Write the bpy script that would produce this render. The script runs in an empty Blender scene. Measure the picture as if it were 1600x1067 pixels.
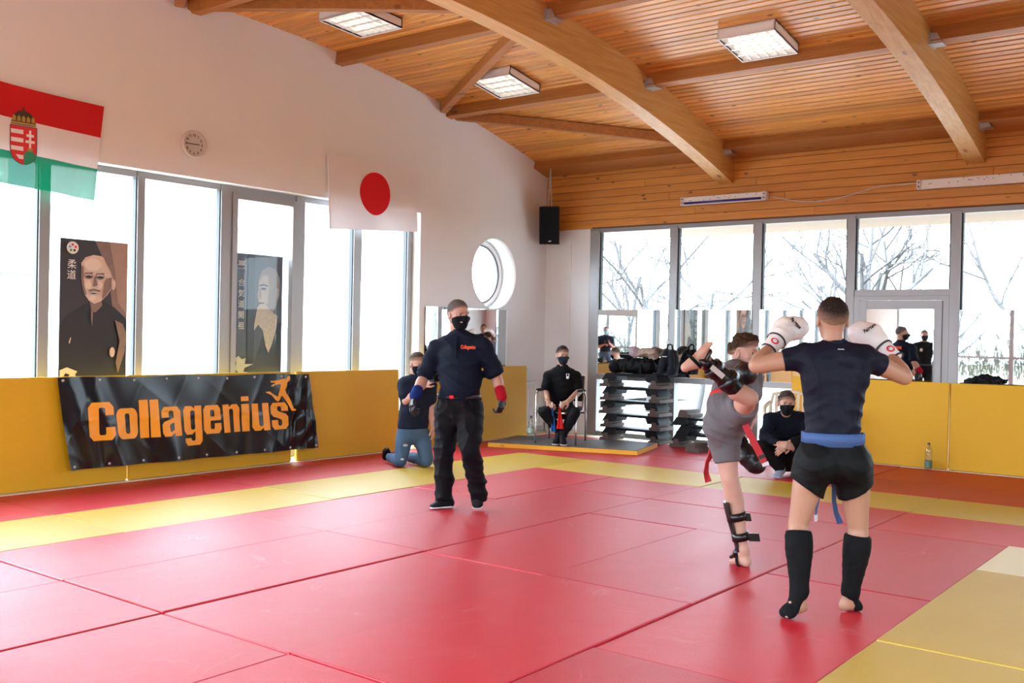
import bpy, bmesh, math, random
import numpy as np
from mathutils import Vector, Matrix
R = math.radians
random.seed(7)
SC = bpy.context.scene
COL = SC.collection

# ------------------------------------------------------------------ camera
CAM_POS = np.array([2.5785, -4.0167, 1.4754]); FPX = 1568.42
_a, _p, _r = R(37.6643), R(-.4237), R(1.129)
FW = np.array([-math.sin(_a)*math.cos(_p), math.cos(_a)*math.cos(_p), math.sin(_p)])
_rt = np.array([math.cos(_a), math.sin(_a), 0]); _up = np.cross(_rt, FW)
RT = _rt*math.cos(_r)+_up*math.sin(_r); UP = -_rt*math.sin(_r)+_up*math.cos(_r)
cd = bpy.data.cameras.new('camera'); cd.sensor_width = 36; cd.lens = FPX*36/1600; cd.clip_end = 300
cam = bpy.data.objects.new('camera', cd); COL.objects.link(cam)
cam.matrix_world = Matrix(((RT[0],UP[0],-FW[0],CAM_POS[0]),(RT[1],UP[1],-FW[1],CAM_POS[1]),(RT[2],UP[2],-FW[2],CAM_POS[2]),(0,0,0,1)))
SC.camera = cam

# ------------------------------------------------------------------ world, exposure, daylight
wd = bpy.data.worlds.new('sky'); SC.world = wd; wd.use_nodes = True
_bg = wd.node_tree.nodes['Background']
_bg.inputs[0].default_value = (.72, .87, 1, 1)
# hazy winter sky, brighter round the veiled sun that stands on the side of the long window strip
_wn, _wl = wd.node_tree.nodes, wd.node_tree.links
_tc = _wn.new('ShaderNodeTexCoord'); _dt = _wn.new('ShaderNodeVectorMath'); _dt.operation = 'DOT_PRODUCT'; _dt.inputs[1].default_value = Vector((-.80, -.25, .545)).normalized()
_mr = _wn.new('ShaderNodeMapRange'); _mr.interpolation_type = 'SMOOTHSTEP'; _mr.inputs[1].default_value = -.3; _mr.inputs[2].default_value = 1.0; _mr.inputs[3].default_value = 6.5; _mr.inputs[4].default_value = 15.5
_wl.new(_tc.outputs['Generated'], _dt.inputs[0]); _wl.new(_dt.outputs['Value'], _mr.inputs[0]); _wl.new(_mr.outputs[0], _bg.inputs[1])
SC.view_settings.view_transform = 'Standard'; SC.view_settings.look = 'None'
SC.view_settings.exposure = 0.68; SC.view_settings.gamma = 1; SC.view_settings.use_curve_mapping = False
try:
    SC.cycles.use_denoising = True; SC.cycles.max_bounces = 10; SC.cycles.diffuse_bounces = 6; SC.cycles.glossy_bounces = 6
    SC.cycles.transparent_max_bounces = 24; SC.cycles.sample_clamp_indirect = 12; SC.cycles.caustics_reflective = False; SC.cycles.caustics_refractive = False
except Exception: pass
# light portals: they emit nothing, they only tell the sampler where the sky shines in
def portal(x, y, z, rot, sx, sy):
    l = bpy.data.lights.new('window_portal', 'AREA'); l.shape = 'RECTANGLE'; l.size = sx; l.size_y = sy; l.cycles.is_portal = True
    o = bpy.data.objects.new('window_portal', l); COL.objects.link(o); o.location = (x, y, z); o.rotation_euler = rot
portal(-6.84, .54, 1.52, (0, R(-90), 0), 3.04, 10.3)      # faces +X (into the room)
portal(.1, 8.72, 1.53, (R(-90), 0, 0), 11.6, 3.06)         # faces -Y
portal(6.42, -1.0, 1.95, (0, R(90), 0), 1.9, 7.0)            # faces -X
portal(.0, -5.72, 1.7, (R(90), 0, 0), 11.6, 3.0)          # faces +Y

# ------------------------------------------------------------------ helpers
BASE = {}
def tag(o, label=None, cat=None, group=None, kind=None):
    if label: o['label'] = label
    if cat: o['category'] = cat
    if group: o['group'] = group
    if kind: o['kind'] = kind
    return o
def empty(name, loc, label=None, cat=None, group=None, kind=None):
    o = bpy.data.objects.new(name, None); COL.objects.link(o); o.location = loc; o.empty_display_size = .1
    BASE[o.name] = np.array(loc, float)
    return tag(o, label, cat, group, kind)
def link(name, me, mat=None, parent=None, origin=None):
    """me has world coordinates; the object's origin is its thing's base (or origin, or the mesh's bottom centre)."""
    o = bpy.data.objects.new(name, me); COL.objects.link(o)
    if mat is not None:
        for m in (mat if isinstance(mat, (list, tuple)) else [mat]): me.materials.append(m)
    if parent is not None:
        b = BASE[parent.name]; me.transform(Matrix.Translation(Vector(-b))); o.parent = parent; BASE[o.name] = b
    else:
        if origin is None and len(me.vertices):
            n = len(me.vertices); co = np.empty(n*3); me.vertices.foreach_get('co', co); co = co.reshape(-1, 3)
            origin = [(co[:,0].min()+co[:,0].max())/2, (co[:,1].min()+co[:,1].max())/2, co[:,2].min()]
        b = np.array(origin if origin is not None else (0,0,0), float)
        me.transform(Matrix.Translation(Vector(-b))); o.location = b; BASE[o.name] = b
    return o
class MB:
    def __init__(s): s.v = []; s.f = []; s.m = []; s.sm = []
    def add(s, v, f, mi=0, smooth=False):
        o = len(s.v); s.v.extend([tuple(map(float, q)) for q in v]); s.f.extend([tuple(i+o for i in q) for q in f]); s.m.extend([mi]*len(f)); s.sm.extend([smooth]*len(f)); return s
    def box(s, x0, x1, y0, y1, z0, z1, mi=0, b=0):
        if b <= 0:
            v = [(x,y,z) for z in (z0,z1) for y in (y0,y1) for x in (x0,x1)]
            return s.add(v, [(0,2,3,1),(4,5,7,6),(0,1,5,4),(2,6,7,3),(0,4,6,2),(1,3,7,5)], mi)
        bm = bmesh.new(); bmesh.ops.create_cube(bm, size=1)
        for q in bm.verts: q.co = Vector(((x0+x1)/2+q.co.x*(x1-x0), (y0+y1)/2+q.co.y*(y1-y0), (z0+z1)/2+q.co.z*(z1-z0)))
        bmesh.ops.bevel(bm, geom=bm.edges[:], offset=b, segments=2, affect='EDGES', profile=.5)
        bm.verts.index_update(); s.add([q.co for q in bm.verts], [[q.index for q in f.verts] for f in bm.faces], mi); bm.free(); return s
    def obox(s, c, ax, ay, az, hx, hy, hz, mi=0):
        c, ax, ay, az = map(lambda q: np.array(q, float), (c, ax, ay, az))
        v = [c+ax*hx*i+ay*hy*j+az*hz*k for k in (-1,1) for j in (-1,1) for i in (-1,1)]
        return s.add(v, [(0,2,3,1),(4,5,7,6),(0,1,5,4),(2,6,7,3),(0,4,6,2),(1,3,7,5)], mi)
    def bar(s, a, b, w, h, up=(0,0,1), mi=0):
        a, b, up = np.array(a, float), np.array(b, float), np.array(up, float); d = b-a; L = np.linalg.norm(d); d /= L
        x = np.cross(d, up); x /= np.linalg.norm(x); z = np.cross(x, d)
        return s.obox((a+b)/2, x, d, z, w/2, L/2, h/2, mi)
    def tube(s, pts, r, n=8, mi=0, cap=True, closed=False):
        pts = [np.array(p, float) for p in pts]; rs = r if hasattr(r, '__len__') else [r]*len(pts)
        rings = []; N = len(pts); prev = None
        for i, p in enumerate(pts):
            if closed: t = pts[(i+1) % N]-pts[i-1]
            else: t = pts[min(i+1, N-1)]-pts[max(i-1, 0)]
            t = t/(np.linalg.norm(t)+1e-12)
            if prev is None:
                u = np.cross(t, (0,0,1)) if abs(t[2]) < .9 else np.cross(t, (1,0,0))
            else: u = prev-t*(prev@t)
            u = u/(np.linalg.norm(u)+1e-9); w = np.cross(t, u); prev = u
            rings.append([p+rs[i]*(math.cos(2*math.pi*k/n)*u+math.sin(2*math.pi*k/n)*w) for k in range(n)])
        v = [q for rg in rings for q in rg]; f = []
        for i in range(N if closed else N-1):
            a, b = i*n, ((i+1) % N)*n
            for k in range(n): f.append((a+k, a+(k+1) % n, b+(k+1) % n, b+k))
        if cap and not closed: f += [tuple(range(n-1, -1, -1)), tuple((N-1)*n+k for k in range(n))]
        return s.add(v, f, mi, True)
    def lathe(s, prof, c, n=24, mi=0, axis=(0,0,1)):
        ax = np.array(axis, float); ax /= np.linalg.norm(ax); u = np.cross(ax, (1,0,0)) if abs(ax[0]) < .9 else np.cross(ax, (0,1,0)); u /= np.linalg.norm(u); w = np.cross(ax, u)
        c = np.array(c, float); v = []; f = []
        for (r, z) in prof: v += [c+ax*z+r*(math.cos(2*math.pi*k/n)*u+math.sin(2*math.pi*k/n)*w) for k in range(n)]
        for i in range(len(prof)-1):
            for k in range(n): f.append((i*n+k, i*n+(k+1) % n, (i+1)*n+(k+1) % n, (i+1)*n+k))
        return s.add(v, f, mi, True)
    def grid(s, P, mi=0, smooth=True):
        P = np.asarray(P); a, b = P.shape[:2]
        return s.add(P.reshape(-1, 3), [(i*b+j, i*b+j+1, (i+1)*b+j+1, (i+1)*b+j) for i in range(a-1) for j in range(b-1)], mi, smooth)
    def build(s, name, mat=None, parent=None, origin=None):
        me = bpy.data.meshes.new(name); me.from_pydata(s.v, [], s.f)
        me.polygons.foreach_set('material_index', s.m); me.polygons.foreach_set('use_smooth', s.sm); me.update()
        return link(name, me, mat, parent, origin)
def poly_shape(outers, holes, depth, to_world):
    """filled 2-D outlines with holes, extruded by depth; to_world maps (u,v,w) to world."""
    cu = bpy.data.curves.new('t', 'CURVE'); cu.dimensions = '2D'; cu.fill_mode = 'BOTH'; cu.extrude = depth/2
    for pl in list(outers)+list(holes):
        sp = cu.splines.new('POLY'); sp.points.add(len(pl)-1); sp.use_cyclic_u = True
        for q, p in zip(sp.points, pl): q.co = (p[0], p[1], 0, 1)
    o = bpy.data.objects.new('t', cu); me = o.to_mesh().copy(); o.to_mesh_clear()
    bpy.data.objects.remove(o); bpy.data.curves.remove(cu)
    for q in me.vertices: q.co = Vector(to_world(*q.co))
    return me
def text_mesh(body, size, to_world, depth=.001, offset=0, xs=1, align='CENTER', shear=0, spacing=1):
    cu = bpy.data.curves.new('t', 'FONT'); cu.body = body; cu.size = size; cu.extrude = depth/2; cu.offset = offset; cu.align_x = align; cu.shear = shear; cu.resolution_u = 3; cu.space_character = spacing
    o = bpy.data.objects.new('t', cu); me = o.to_mesh().copy(); o.to_mesh_clear()
    bpy.data.objects.remove(o); bpy.data.curves.remove(cu)
    for q in me.vertices: q.co = Vector(to_world(q.co.x*xs, q.co.y, q.co.z))
    me.materials.clear(); return me

# ------------------------------------------------------------------ materials
def new_mat(name):
    m = bpy.data.materials.new(name); m.use_nodes = True; nt = m.node_tree
    return m, nt, nt.nodes, nt.links, nt.nodes['Principled BSDF']
def S(n, k, v):
    if k in n.inputs: n.inputs[k].default_value = v
def mat(name, col, rough=.6, metal=0, var=0, scale=8, bump=0, bscale=40, spec=.5, stretch=None, coat=0, sheen=0):
    m, nt, N, L, b = new_mat(name)
    S(b, 'Base Color', (*col, 1)); S(b, 'Roughness', rough); S(b, 'Metallic', metal); S(b, 'Specular IOR Level', spec); S(b, 'Coat Weight', coat); S(b, 'Sheen Weight', sheen)
    if var or bump:
        tc = N.new('ShaderNodeTexCoord'); mp = N.new('ShaderNodeMapping'); L.new(tc.outputs['Object'], mp.inputs[0])
        if stretch: mp.inputs['Scale'].default_value = stretch
    if var:
        nz = N.new('ShaderNodeTexNoise'); S(nz, 'Scale', scale); S(nz, 'Detail', 6); L.new(mp.outputs[0], nz.inputs[0])
        mx = N.new('ShaderNodeMix'); mx.data_type = 'RGBA'
        mx.inputs[6].default_value = (*[max(0, c*(1-var)) for c in col], 1); mx.inputs[7].default_value = (*[min(1, c*(1+var)) for c in col], 1)
        L.new(nz.outputs['Fac'], mx.inputs[0]); L.new(mx.outputs[2], b.inputs['Base Color'])
    if bump:
        n2 = N.new('ShaderNodeTexNoise'); S(n2, 'Scale', bscale); S(n2, 'Detail', 4); L.new(mp.outputs[0], n2.inputs[0])
        bp = N.new('ShaderNodeBump'); S(bp, 'Strength', bump); S(bp, 'Distance', .01); L.new(n2.outputs['Fac'], bp.inputs['Height']); L.new(bp.outputs[0], b.inputs['Normal'])
    return m
def emit_mat(name, col, st):
    m, nt, N, L, b = new_mat(name); S(b, 'Base Color', (*col, 1)); S(b, 'Emission Color', (*col, 1)); S(b, 'Emission Strength', st); return m
def wood_mat(name, axis, c1, c2, knot=(.09,.03,.01), rough=.38, kscale=1.0, tone=(.80,1.12), kth=.35):
    """pine boards; axis = grain direction (0 x, 1 y)."""
    m, nt, N, L, b = new_mat(name); tc = N.new('ShaderNodeTexCoord'); oi = N.new('ShaderNodeObjectInfo')
    ad = N.new('ShaderNodeVectorMath'); ad.operation = 'ADD'; L.new(tc.outputs['Object'], ad.inputs[0])
    cm = N.new('ShaderNodeCombineXYZ'); ml = N.new('ShaderNodeMath'); ml.operation = 'MULTIPLY'; ml.inputs[1].default_value = 53; L.new(oi.outputs['Random'], ml.inputs[0])
    L.new(ml.outputs[0], cm.inputs[axis]); L.new(cm.outputs[0], ad.inputs[1])
    def mp(sc):
        q = N.new('ShaderNodeMapping'); q.inputs['Scale'].default_value = sc; L.new(ad.outputs[0], q.inputs[0]); return q.outputs[0]
    g = [14, 14, 14]; g[axis] = .7
    nz = N.new('ShaderNodeTexNoise'); S(nz, 'Scale', 2.2); S(nz, 'Detail', 7); S(nz, 'Distortion', .6); L.new(mp(g), nz.inputs[0])
    rp = N.new('ShaderNodeValToRGB'); rp.color_ramp.elements[0].position = .3; rp.color_ramp.elements[0].color = (*c2, 1); rp.color_ramp.elements[1].position = .68; rp.color_ramp.elements[1].color = (*c1, 1); L.new(nz.outputs['Fac'], rp.inputs[0])
    # tone from board to board
    hs = N.new('ShaderNodeHueSaturation'); mr = N.new('ShaderNodeMapRange'); mr.inputs[3].default_value = tone[0]; mr.inputs[4].default_value = tone[1]
    L.new(oi.outputs['Random'], mr.inputs[0]); L.new(mr.outputs[0], hs.inputs['Value']); L.new(rp.outputs[0], hs.inputs['Color'])
    # knots
    k = [6.0*kscale]*3; k[axis] = 2.6*kscale
    vo = N.new('ShaderNodeTexVoronoi'); S(vo, 'Scale', 1.0); S(vo, 'Randomness', 1); L.new(mp(k), vo.inputs[0])
    cr = N.new('ShaderNodeValToRGB'); cr.color_ramp.elements[0].position = .06; cr.color_ramp.elements[0].color = (1,1,1,1); cr.color_ramp.elements[1].position = .15; cr.color_ramp.elements[1].color = (0,0,0,1); L.new(vo.outputs['Distance'], cr.inputs[0])
    sp = N.new('ShaderNodeSeparateColor'); L.new(vo.outputs['Color'], sp.inputs[0])
    th = N.new('ShaderNodeMath'); th.operation = 'GREATER_THAN'; th.inputs[1].default_value = kth; L.new(sp.outputs[0], th.inputs[0])
    mu = N.new('ShaderNodeMath'); mu.operation = 'MULTIPLY'; L.new(cr.outputs[0], mu.inputs[0]); L.new(th.outputs[0], mu.inputs[1])
    m2 = N.new('ShaderNodeMath'); m2.operation = 'MULTIPLY'; m2.inputs[1].default_value = .85; L.new(mu.outputs[0], m2.inputs[0])
    mx = N.new('ShaderNodeMix'); mx.data_type = 'RGBA'; mx.inputs[7].default_value = (*knot, 1); L.new(m2.outputs[0], mx.inputs[0]); L.new(hs.outputs[0], mx.inputs[6])
    L.new(mx.outputs[2], b.inputs['Base Color']); S(b, 'Roughness', rough); S(b, 'Specular IOR Level', .5)
    return m
def vinyl_mat(name, col, rough, scuff=.25, weave=1.0, bands='Y'):
    """judo-mat vinyl: fine tatami weave relief, pale scuffs."""
    m, nt, N, L, b = new_mat(name); tc = N.new('ShaderNodeTexCoord'); oi = N.new('ShaderNodeObjectInfo')
    n1 = N.new('ShaderNodeTexNoise'); S(n1, 'Scale', 1.7); S(n1, 'Detail', 8); S(n1, 'Roughness', .7); L.new(tc.outputs['Object'], n1.inputs[0])
    rp = N.new('ShaderNodeValToRGB'); rp.color_ramp.elements[0].position = .5; rp.color_ramp.elements[0].color = (0,0,0,1); rp.color_ramp.elements[1].position = .8; rp.color_ramp.elements[1].color = (1,1,1,1); L.new(n1.outputs['Fac'], rp.inputs[0])
    # thin curved scratches
    n2 = N.new('ShaderNodeTexNoise'); S(n2, 'Scale', 1.3); S(n2, 'Detail', 2); S(n2, 'Distortion', 1.2); L.new(tc.outputs['Object'], n2.inputs[0])
    sc = N.new('ShaderNodeValToRGB'); e = sc.color_ramp.elements; e[0].position = .494; e[0].color = (0,0,0,1); e[1].position = .5; e[1].color = (1,1,1,1); x = e.new(.506); x.color = (0,0,0,1); L.new(n2.outputs['Fac'], sc.inputs[0])
    n3 = N.new('ShaderNodeTexNoise'); S(n3, 'Scale', 3.1); S(n3, 'Detail', 3); L.new(tc.outputs['Object'], n3.inputs[0])
    r3 = N.new('ShaderNodeValToRGB'); r3.color_ramp.elements[0].position = .52; r3.color_ramp.elements[0].color = (0,0,0,1); r3.color_ramp.elements[1].position = .66; L.new(n3.outputs['Fac'], r3.inputs[0])
    ms = N.new('ShaderNodeMath'); ms.operation = 'MULTIPLY'; L.new(sc.outputs[0], ms.inputs[0]); L.new(r3.outputs[0], ms.inputs[1])
    a1 = N.new('ShaderNodeMath'); a1.operation = 'MULTIPLY_ADD'; a1.inputs[1].default_value = .55; L.new(rp.outputs[0], a1.inputs[0]); L.new(ms.outputs[0], a1.inputs[2])
    a2 = N.new('ShaderNodeMath'); a2.operation = 'MULTIPLY'; a2.inputs[1].default_value = scuff; L.new(a1.outputs[0], a2.inputs[0])
    hs = N.new('ShaderNodeHueSaturation'); mr = N.new('ShaderNodeMapRange'); mr.inputs[3].default_value = .88; mr.inputs[4].default_value = 1.08; L.new(oi.outputs['Random'], mr.inputs[0]); L.new(mr.outputs[0], hs.inputs['Value']); hs.inputs['Color'].default_value = (*col, 1)
    mx = N.new('ShaderNodeMix'); mx.data_type = 'RGBA'; pale = [min(1, c*.55+.36) for c in col]; mx.inputs[7].default_value = (*pale, 1); L.new(a2.outputs[0], mx.inputs[0]); L.new(hs.outputs[0], mx.inputs[6])
    L.new(mx.outputs[2], b.inputs['Base Color']); S(b, 'Specular IOR Level', .42)
    rr = N.new('ShaderNodeMapRange'); rr.inputs[3].default_value = rough-.06; rr.inputs[4].default_value = rough+.1; L.new(n1.outputs['Fac'], rr.inputs[0]); L.new(rr.outputs[0], b.inputs['Roughness'])
    # tatami weave: two crossed waves
    w1 = N.new('ShaderNodeTexWave'); S(w1, 'Scale', 26); S(w1, 'Distortion', .4); w1.bands_direction = bands; mpw = N.new('ShaderNodeMapping'); L.new(tc.outputs['Object'], mpw.inputs[0]); L.new(mpw.outputs[0], w1.inputs[0])
    ck = N.new('ShaderNodeTexNoise'); S(ck, 'Scale', 160); L.new(tc.outputs['Object'], ck.inputs[0])
    ads = N.new('ShaderNodeMath'); ads.operation = 'ADD'; L.new(w1.outputs['Fac'], ads.inputs[0]); L.new(ck.outputs['Fac'], ads.inputs[1])
    bp = N.new('ShaderNodeBump'); S(bp, 'Strength', .26*weave); S(bp, 'Distance', .004); L.new(ads.outputs[0], bp.inputs['Height'])
    n4 = N.new('ShaderNodeTexNoise'); S(n4, 'Scale', 3.5); S(n4, 'Detail', 3); L.new(tc.outputs['Object'], n4.inputs[0])
    b2 = N.new('ShaderNodeBump'); S(b2, 'Strength', .12); S(b2, 'Distance', .03); L.new(n4.outputs['Fac'], b2.inputs['Height']); L.new(bp.outputs[0], b2.inputs['Normal']); L.new(b2.outputs[0], b.inputs['Normal'])
    return m
def glass_mat(name, tint=(.96,.985,.98), refl=1.0):
    m, nt, N, L, b = new_mat(name); N.remove(b); out = N['Material Output']
    t = N.new('ShaderNodeBsdfTransparent'); t.inputs[0].default_value = (*tint, 1); g = N.new('ShaderNodeBsdfGlossy'); g.inputs['Roughness'].default_value = .02
    fr = N.new('ShaderNodeLayerWeight'); fr.inputs[0].default_value = .5; mx = N.new('ShaderNodeMixShader')
    pw = N.new('ShaderNodeMath'); pw.operation = 'POWER'; pw.inputs[1].default_value = 5; L.new(fr.outputs['Facing'], pw.inputs[0])
    ml = N.new('ShaderNodeMath'); ml.operation = 'MULTIPLY_ADD'; ml.inputs[1].default_value = .9*refl; ml.inputs[2].default_value = .05*refl; L.new(pw.outputs[0], ml.inputs[0])
    L.new(ml.outputs[0], mx.inputs[0]); L.new(t.outputs[0], mx.inputs[1]); L.new(g.outputs[0], mx.inputs[2]); L.new(mx.outputs[0], out.inputs[0]); return m
def cloth_mat(name, col, translucent=.4, sheer=0):
    m, nt, N, L, b = new_mat(name); out = N['Material Output']; S(b, 'Base Color', (*col, 1)); S(b, 'Roughness', .8); S(b, 'Specular IOR Level', .2)
    t = N.new('ShaderNodeBsdfTranslucent'); t.inputs[0].default_value = (*col, 1); mx = N.new('ShaderNodeMixShader'); mx.inputs[0].default_value = translucent
    L.new(b.outputs[0], mx.inputs[1]); L.new(t.outputs[0], mx.inputs[2]); last = mx
    if sheer:
        tr = N.new('ShaderNodeBsdfTransparent'); m2 = N.new('ShaderNodeMixShader'); m2.inputs[0].default_value = sheer; L.new(mx.outputs[0], m2.inputs[1]); L.new(tr.outputs[0], m2.inputs[2]); last = m2
    L.new(last.outputs[0], out.inputs[0]); return m
M = {}
M['plaster'] = mat('plaster', (.78,.795,.81), .85, var=.03, scale=1.5, bump=.05, bscale=120)
M['plaster_white'] = mat('plaster_white', (.86,.85,.84), .8, var=.02, scale=3)
M['ceil_wood'] = wood_mat('ceiling_boards', 0, (.76,.37,.085), (.58,.235,.040), rough=.34, kscale=1.2, kth=.2)
M['wall_wood'] = wood_mat('wall_boards', 0, (.66,.285,.05), (.52,.20,.03), rough=.42, kscale=1.3, tone=(.93,1.06), kth=.12)
M['beam_wood'] = wood_mat('glulam', 1, (.76,.43,.14), (.62,.30,.075), rough=.45, kscale=.7)
M['purlin_wood'] = wood_mat('purlin_timber', 0, (.46,.19,.05), (.34,.125,.03), rough=.5, kscale=.6)
M['soffit'] = mat('soffit_boards', (.30,.20,.14), .7, var=.08); M['right_wall'] = mat('grey_plaster', (.40,.38,.37), .85, var=.03, scale=2)
M['groove'] = mat('groove', (.16,.06,.02), .8)
M['alu'] = mat('aluminium_frame', (.30,.285,.285), .42, .45, var=.04, scale=3)
M['alu_dark'] = mat('gasket', (.05,.055,.06), .6)
M['glass'] = glass_mat('window_glass', refl=.5)
M['steel'] = mat('galvanised_steel', (.55,.55,.56), .45, .7, var=.1, scale=20)
M['mirror'] = mat('mirror_glass', (.86,.88,.87), .015, 1)
M['white_paint'] = mat('white_paint', (.84,.83,.81), .45)
M['red_mat'] = vinyl_mat('red_vinyl', (.49,.009,.024), .40, scuff=.2)
M['yellow_mat'] = vinyl_mat('yellow_vinyl', (.54,.35,.025), .42, scuff=.20)
M['orange_mat'] = vinyl_mat('orange_red_vinyl', (.45,.028,.007), .46, scuff=.08)
M['pale_mat'] = vinyl_mat('pale_cream_vinyl', (.74,.66,.40), .45, scuff=.3)
M['wallpad'] = vinyl_mat('yellow_wall_pad', (.66,.37,.005), .5, scuff=.02, weave=.9, bands='Z')
M['concrete'] = mat('concrete', (.42,.38,.33), .8, var=.1)
M['trim_wood'] = mat('pale_trim', (.62,.52,.38), .6, var=.1, scale=10)
M['paving'] = mat('paving', (.62,.61,.59), .9, var=.08, scale=2)
M['grass'] = mat('winter_grass', (.11,.10,.065), .95, var=.3, scale=4)
M['bark'] = mat('bark', (.085,.078,.080), .9, var=.25, scale=6)
M['facade'] = mat('pale_facade', (.78,.77,.76), .9, var=.04, scale=1)
M['facade_glass'] = mat('facade_window', (.35,.40,.46), .2)
M['black_plastic'] = mat('black_plastic', (.009,.009,.010), .5, spec=.2)
# ------------------------------------------------------------------ the room
XW, YW, XE, YF = -6.45, 8.5, 6.2, -5.6
def roof(y):
    return 4.8685-(.02342 if y > 2.342 else .0105)*(y-2.342)**2
ys_roof = np.linspace(YF, YW+.3, 60)
# floor with its judo mats
floor = MB().box(XW-.3, XE+.3, YF-.3, YW+.3, -.3, -.045).build('floor', M['concrete'], origin=(0,0,-.3)); tag(floor, kind='structure', label='hall floor laid with red and yellow judo mats')
def judo_mat(x0, x1, y0, y1, m, dz=0):
    g = .004
    MB().box(x0+g, x1-g, y0+g, y1-g, -.045, dz, b=.006).build('judo_mat', m, floor)
def fill_mats(x0, x1, y0, y1, along, m, off=0):
    """rows of 1 x 2 m mats"""
    if along == 'y':
        for x in range(int(x0), int(x1)):
            y = y0; k = (x+off) % 2
            if k and y1-y0 > 1.5: judo_mat(x, x+1, y, y+1, m, random.uniform(-.003,.003)); y += 1
            while y < y1-.01: judo_mat(x, x+1, y, min(y+2, y1), m, random.uniform(-.004,.003)); y += 2
    else:
        for yy in np.arange(y0, y1-.01, 1):
            x = x0; k = (int(yy)+off) % 2
            if k and x1-x0 > 1.5: judo_mat(x, x+1, yy, min(yy+1, y1), m, random.uniform(-.003,.003)); x += 1
            while x < x1-.01: judo_mat(x, min(x+2, x1), yy, min(yy+1, y1), m, random.uniform(-.004,.003)); x += 2
Rm, Ym = M['red_mat'], M['yellow_mat']
# inner red field, mat by mat as the joints lie in the photo
judo_mat(-4,-3,-1,1,Rm); judo_mat(-4,-3,1,3,Rm,-.003); judo_mat(-4,-3,3,5,Rm)
judo_mat(-3,-2,-1,1,Rm,.003); judo_mat(-3,-2,1,3,Rm,.001); judo_mat(-3,-2,3,4,Rm,-.003)
judo_mat(-2,-1,-1,1,Rm,-.004); judo_mat(-2,-1,1,3,Rm,-.002)
judo_mat(-1,0,-1,1,Rm,.004); judo_mat(-1,0,1,3,Rm,.002)
judo_mat(0,1,-2,0,Rm); judo_mat(0,1,0,2,Rm,-.005); judo_mat(0,1,2,4,Rm,-.004)
judo_mat(-2,0,3,4,Rm,-.001); judo_mat(-3,-2,4,5,Rm,-.002); judo_mat(-2,0,4,5,Rm,.001); judo_mat(0,2,4,5,Rm,-.003); judo_mat(2,4,4,5,Rm)
judo_mat(-5,-4,-3,-1,Ym,.002)
judo_mat(-4,-3,-3,-1,Rm,-.005); judo_mat(-3,-2,-3,-1,Rm,-.002); judo_mat(-2,-1,-3,-1,Rm,-.006); judo_mat(-1,0,-3,-1,Rm,-.002)
judo_mat(0,1,-4,-2,Rm); fill_mats(-4,1,-5.5,-3,'y',Rm)
# yellow border
judo_mat(-5,-4,-1,0,Ym); judo_mat(-5,-4,0,2,Ym,-.003); judo_mat(-5,-4,2,4,Ym); judo_mat(-5,-4,4,6,Ym,-.002)
judo_mat(-4,-2,5,6,Ym); judo_mat(-2,0,5,6,Ym,-.003); judo_mat(0,2,5,6,Ym,-.002); judo_mat(2,4,5,6,Ym)
judo_mat(1,2,3,4,M['pale_mat'],.004); judo_mat(1,2,1,3,Ym,.006); judo_mat(1,2,-1,1,Ym,.003); judo_mat(1,2,-3,-1,Ym); judo_mat(1,2,-5,-3,Ym)
judo_mat(2,3,2,4,Ym); judo_mat(2,3,0,2,Ym); judo_mat(2,3,-2,0,Ym); judo_mat(2,3,-4,-2,Ym)
# outer red
judo_mat(-6.12,-5,-2,-.0,Rm); judo_mat(-6.12,-5,0,2,Rm,-.003); judo_mat(-6.12,-5,2,4,Rm); judo_mat(-6.12,-5,4,6,Rm,-.002); judo_mat(-6.12,-5,6,8.2,Rm)
judo_mat(-6.12,-5,-4,-2,Rm); judo_mat(-5,-4,-5.5,-3,Ym)
for x in (-5,-3,-1,1,3):
    m2 = Rm if x < -2 else M['orange_mat']
    for y0, y1 in ((6,7),(7,8.2)): judo_mat(x-(y0==7)*.0, x+2, y0, y1, m2, random.uniform(-.003,.002))
fill_mats(3,6,-5.5,6,'y',Rm)
tag(MB().box(XW, -6.12, YF, YW, -.045, .006).build('baseboard_left', M['trim_wood']), kind='structure')
tag(MB().box(-6.12, XE, 8.2, YW, -.045, .006).build('baseboard_back', M['trim_wood']), kind='structure')

# left wall: long window opening and the round one
def side_outline(y0, y1):
    return [(y0,-.3)]+[(y1,-.3)]+[(y, roof(y)+.06) for y in np.linspace(y1, y0, 40)]
RC = (7.235, 2.335, .507)
circ = lambda r, n=64: [(RC[0]+r*math.cos(2*math.pi*k/n), RC[1]+r*math.sin(2*math.pi*k/n)) for k in range(n)]
W1 = (-4.6, 5.67, .0, 3.04)
me = poly_shape([side_outline(YF-.3, YW+.3)], [[(W1[0],W1[2]),(W1[1],W1[2]),(W1[1],W1[3]),(W1[0],W1[3])], circ(RC[2])], .4, lambda u,v,w: (XW-.2+w, u, v))
wl = link('wall_left', me, M['plaster'], origin=(XW,0,0)); tag(wl, kind='structure', label='plastered wall with window strip and round porthole')
me = poly_shape([side_outline(YF-.3, YW+.3)], [[(-4.5,1.0),(2.5,1.0),(2.5,2.9),(-4.5,2.9)]], .3, lambda u,v,w: (XE+.15+w, u, v))  # opening for the added, unseen daylight window
tag(link('wall_right', me, M['right_wall'], origin=(XE,0,0)), kind='structure')
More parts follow.
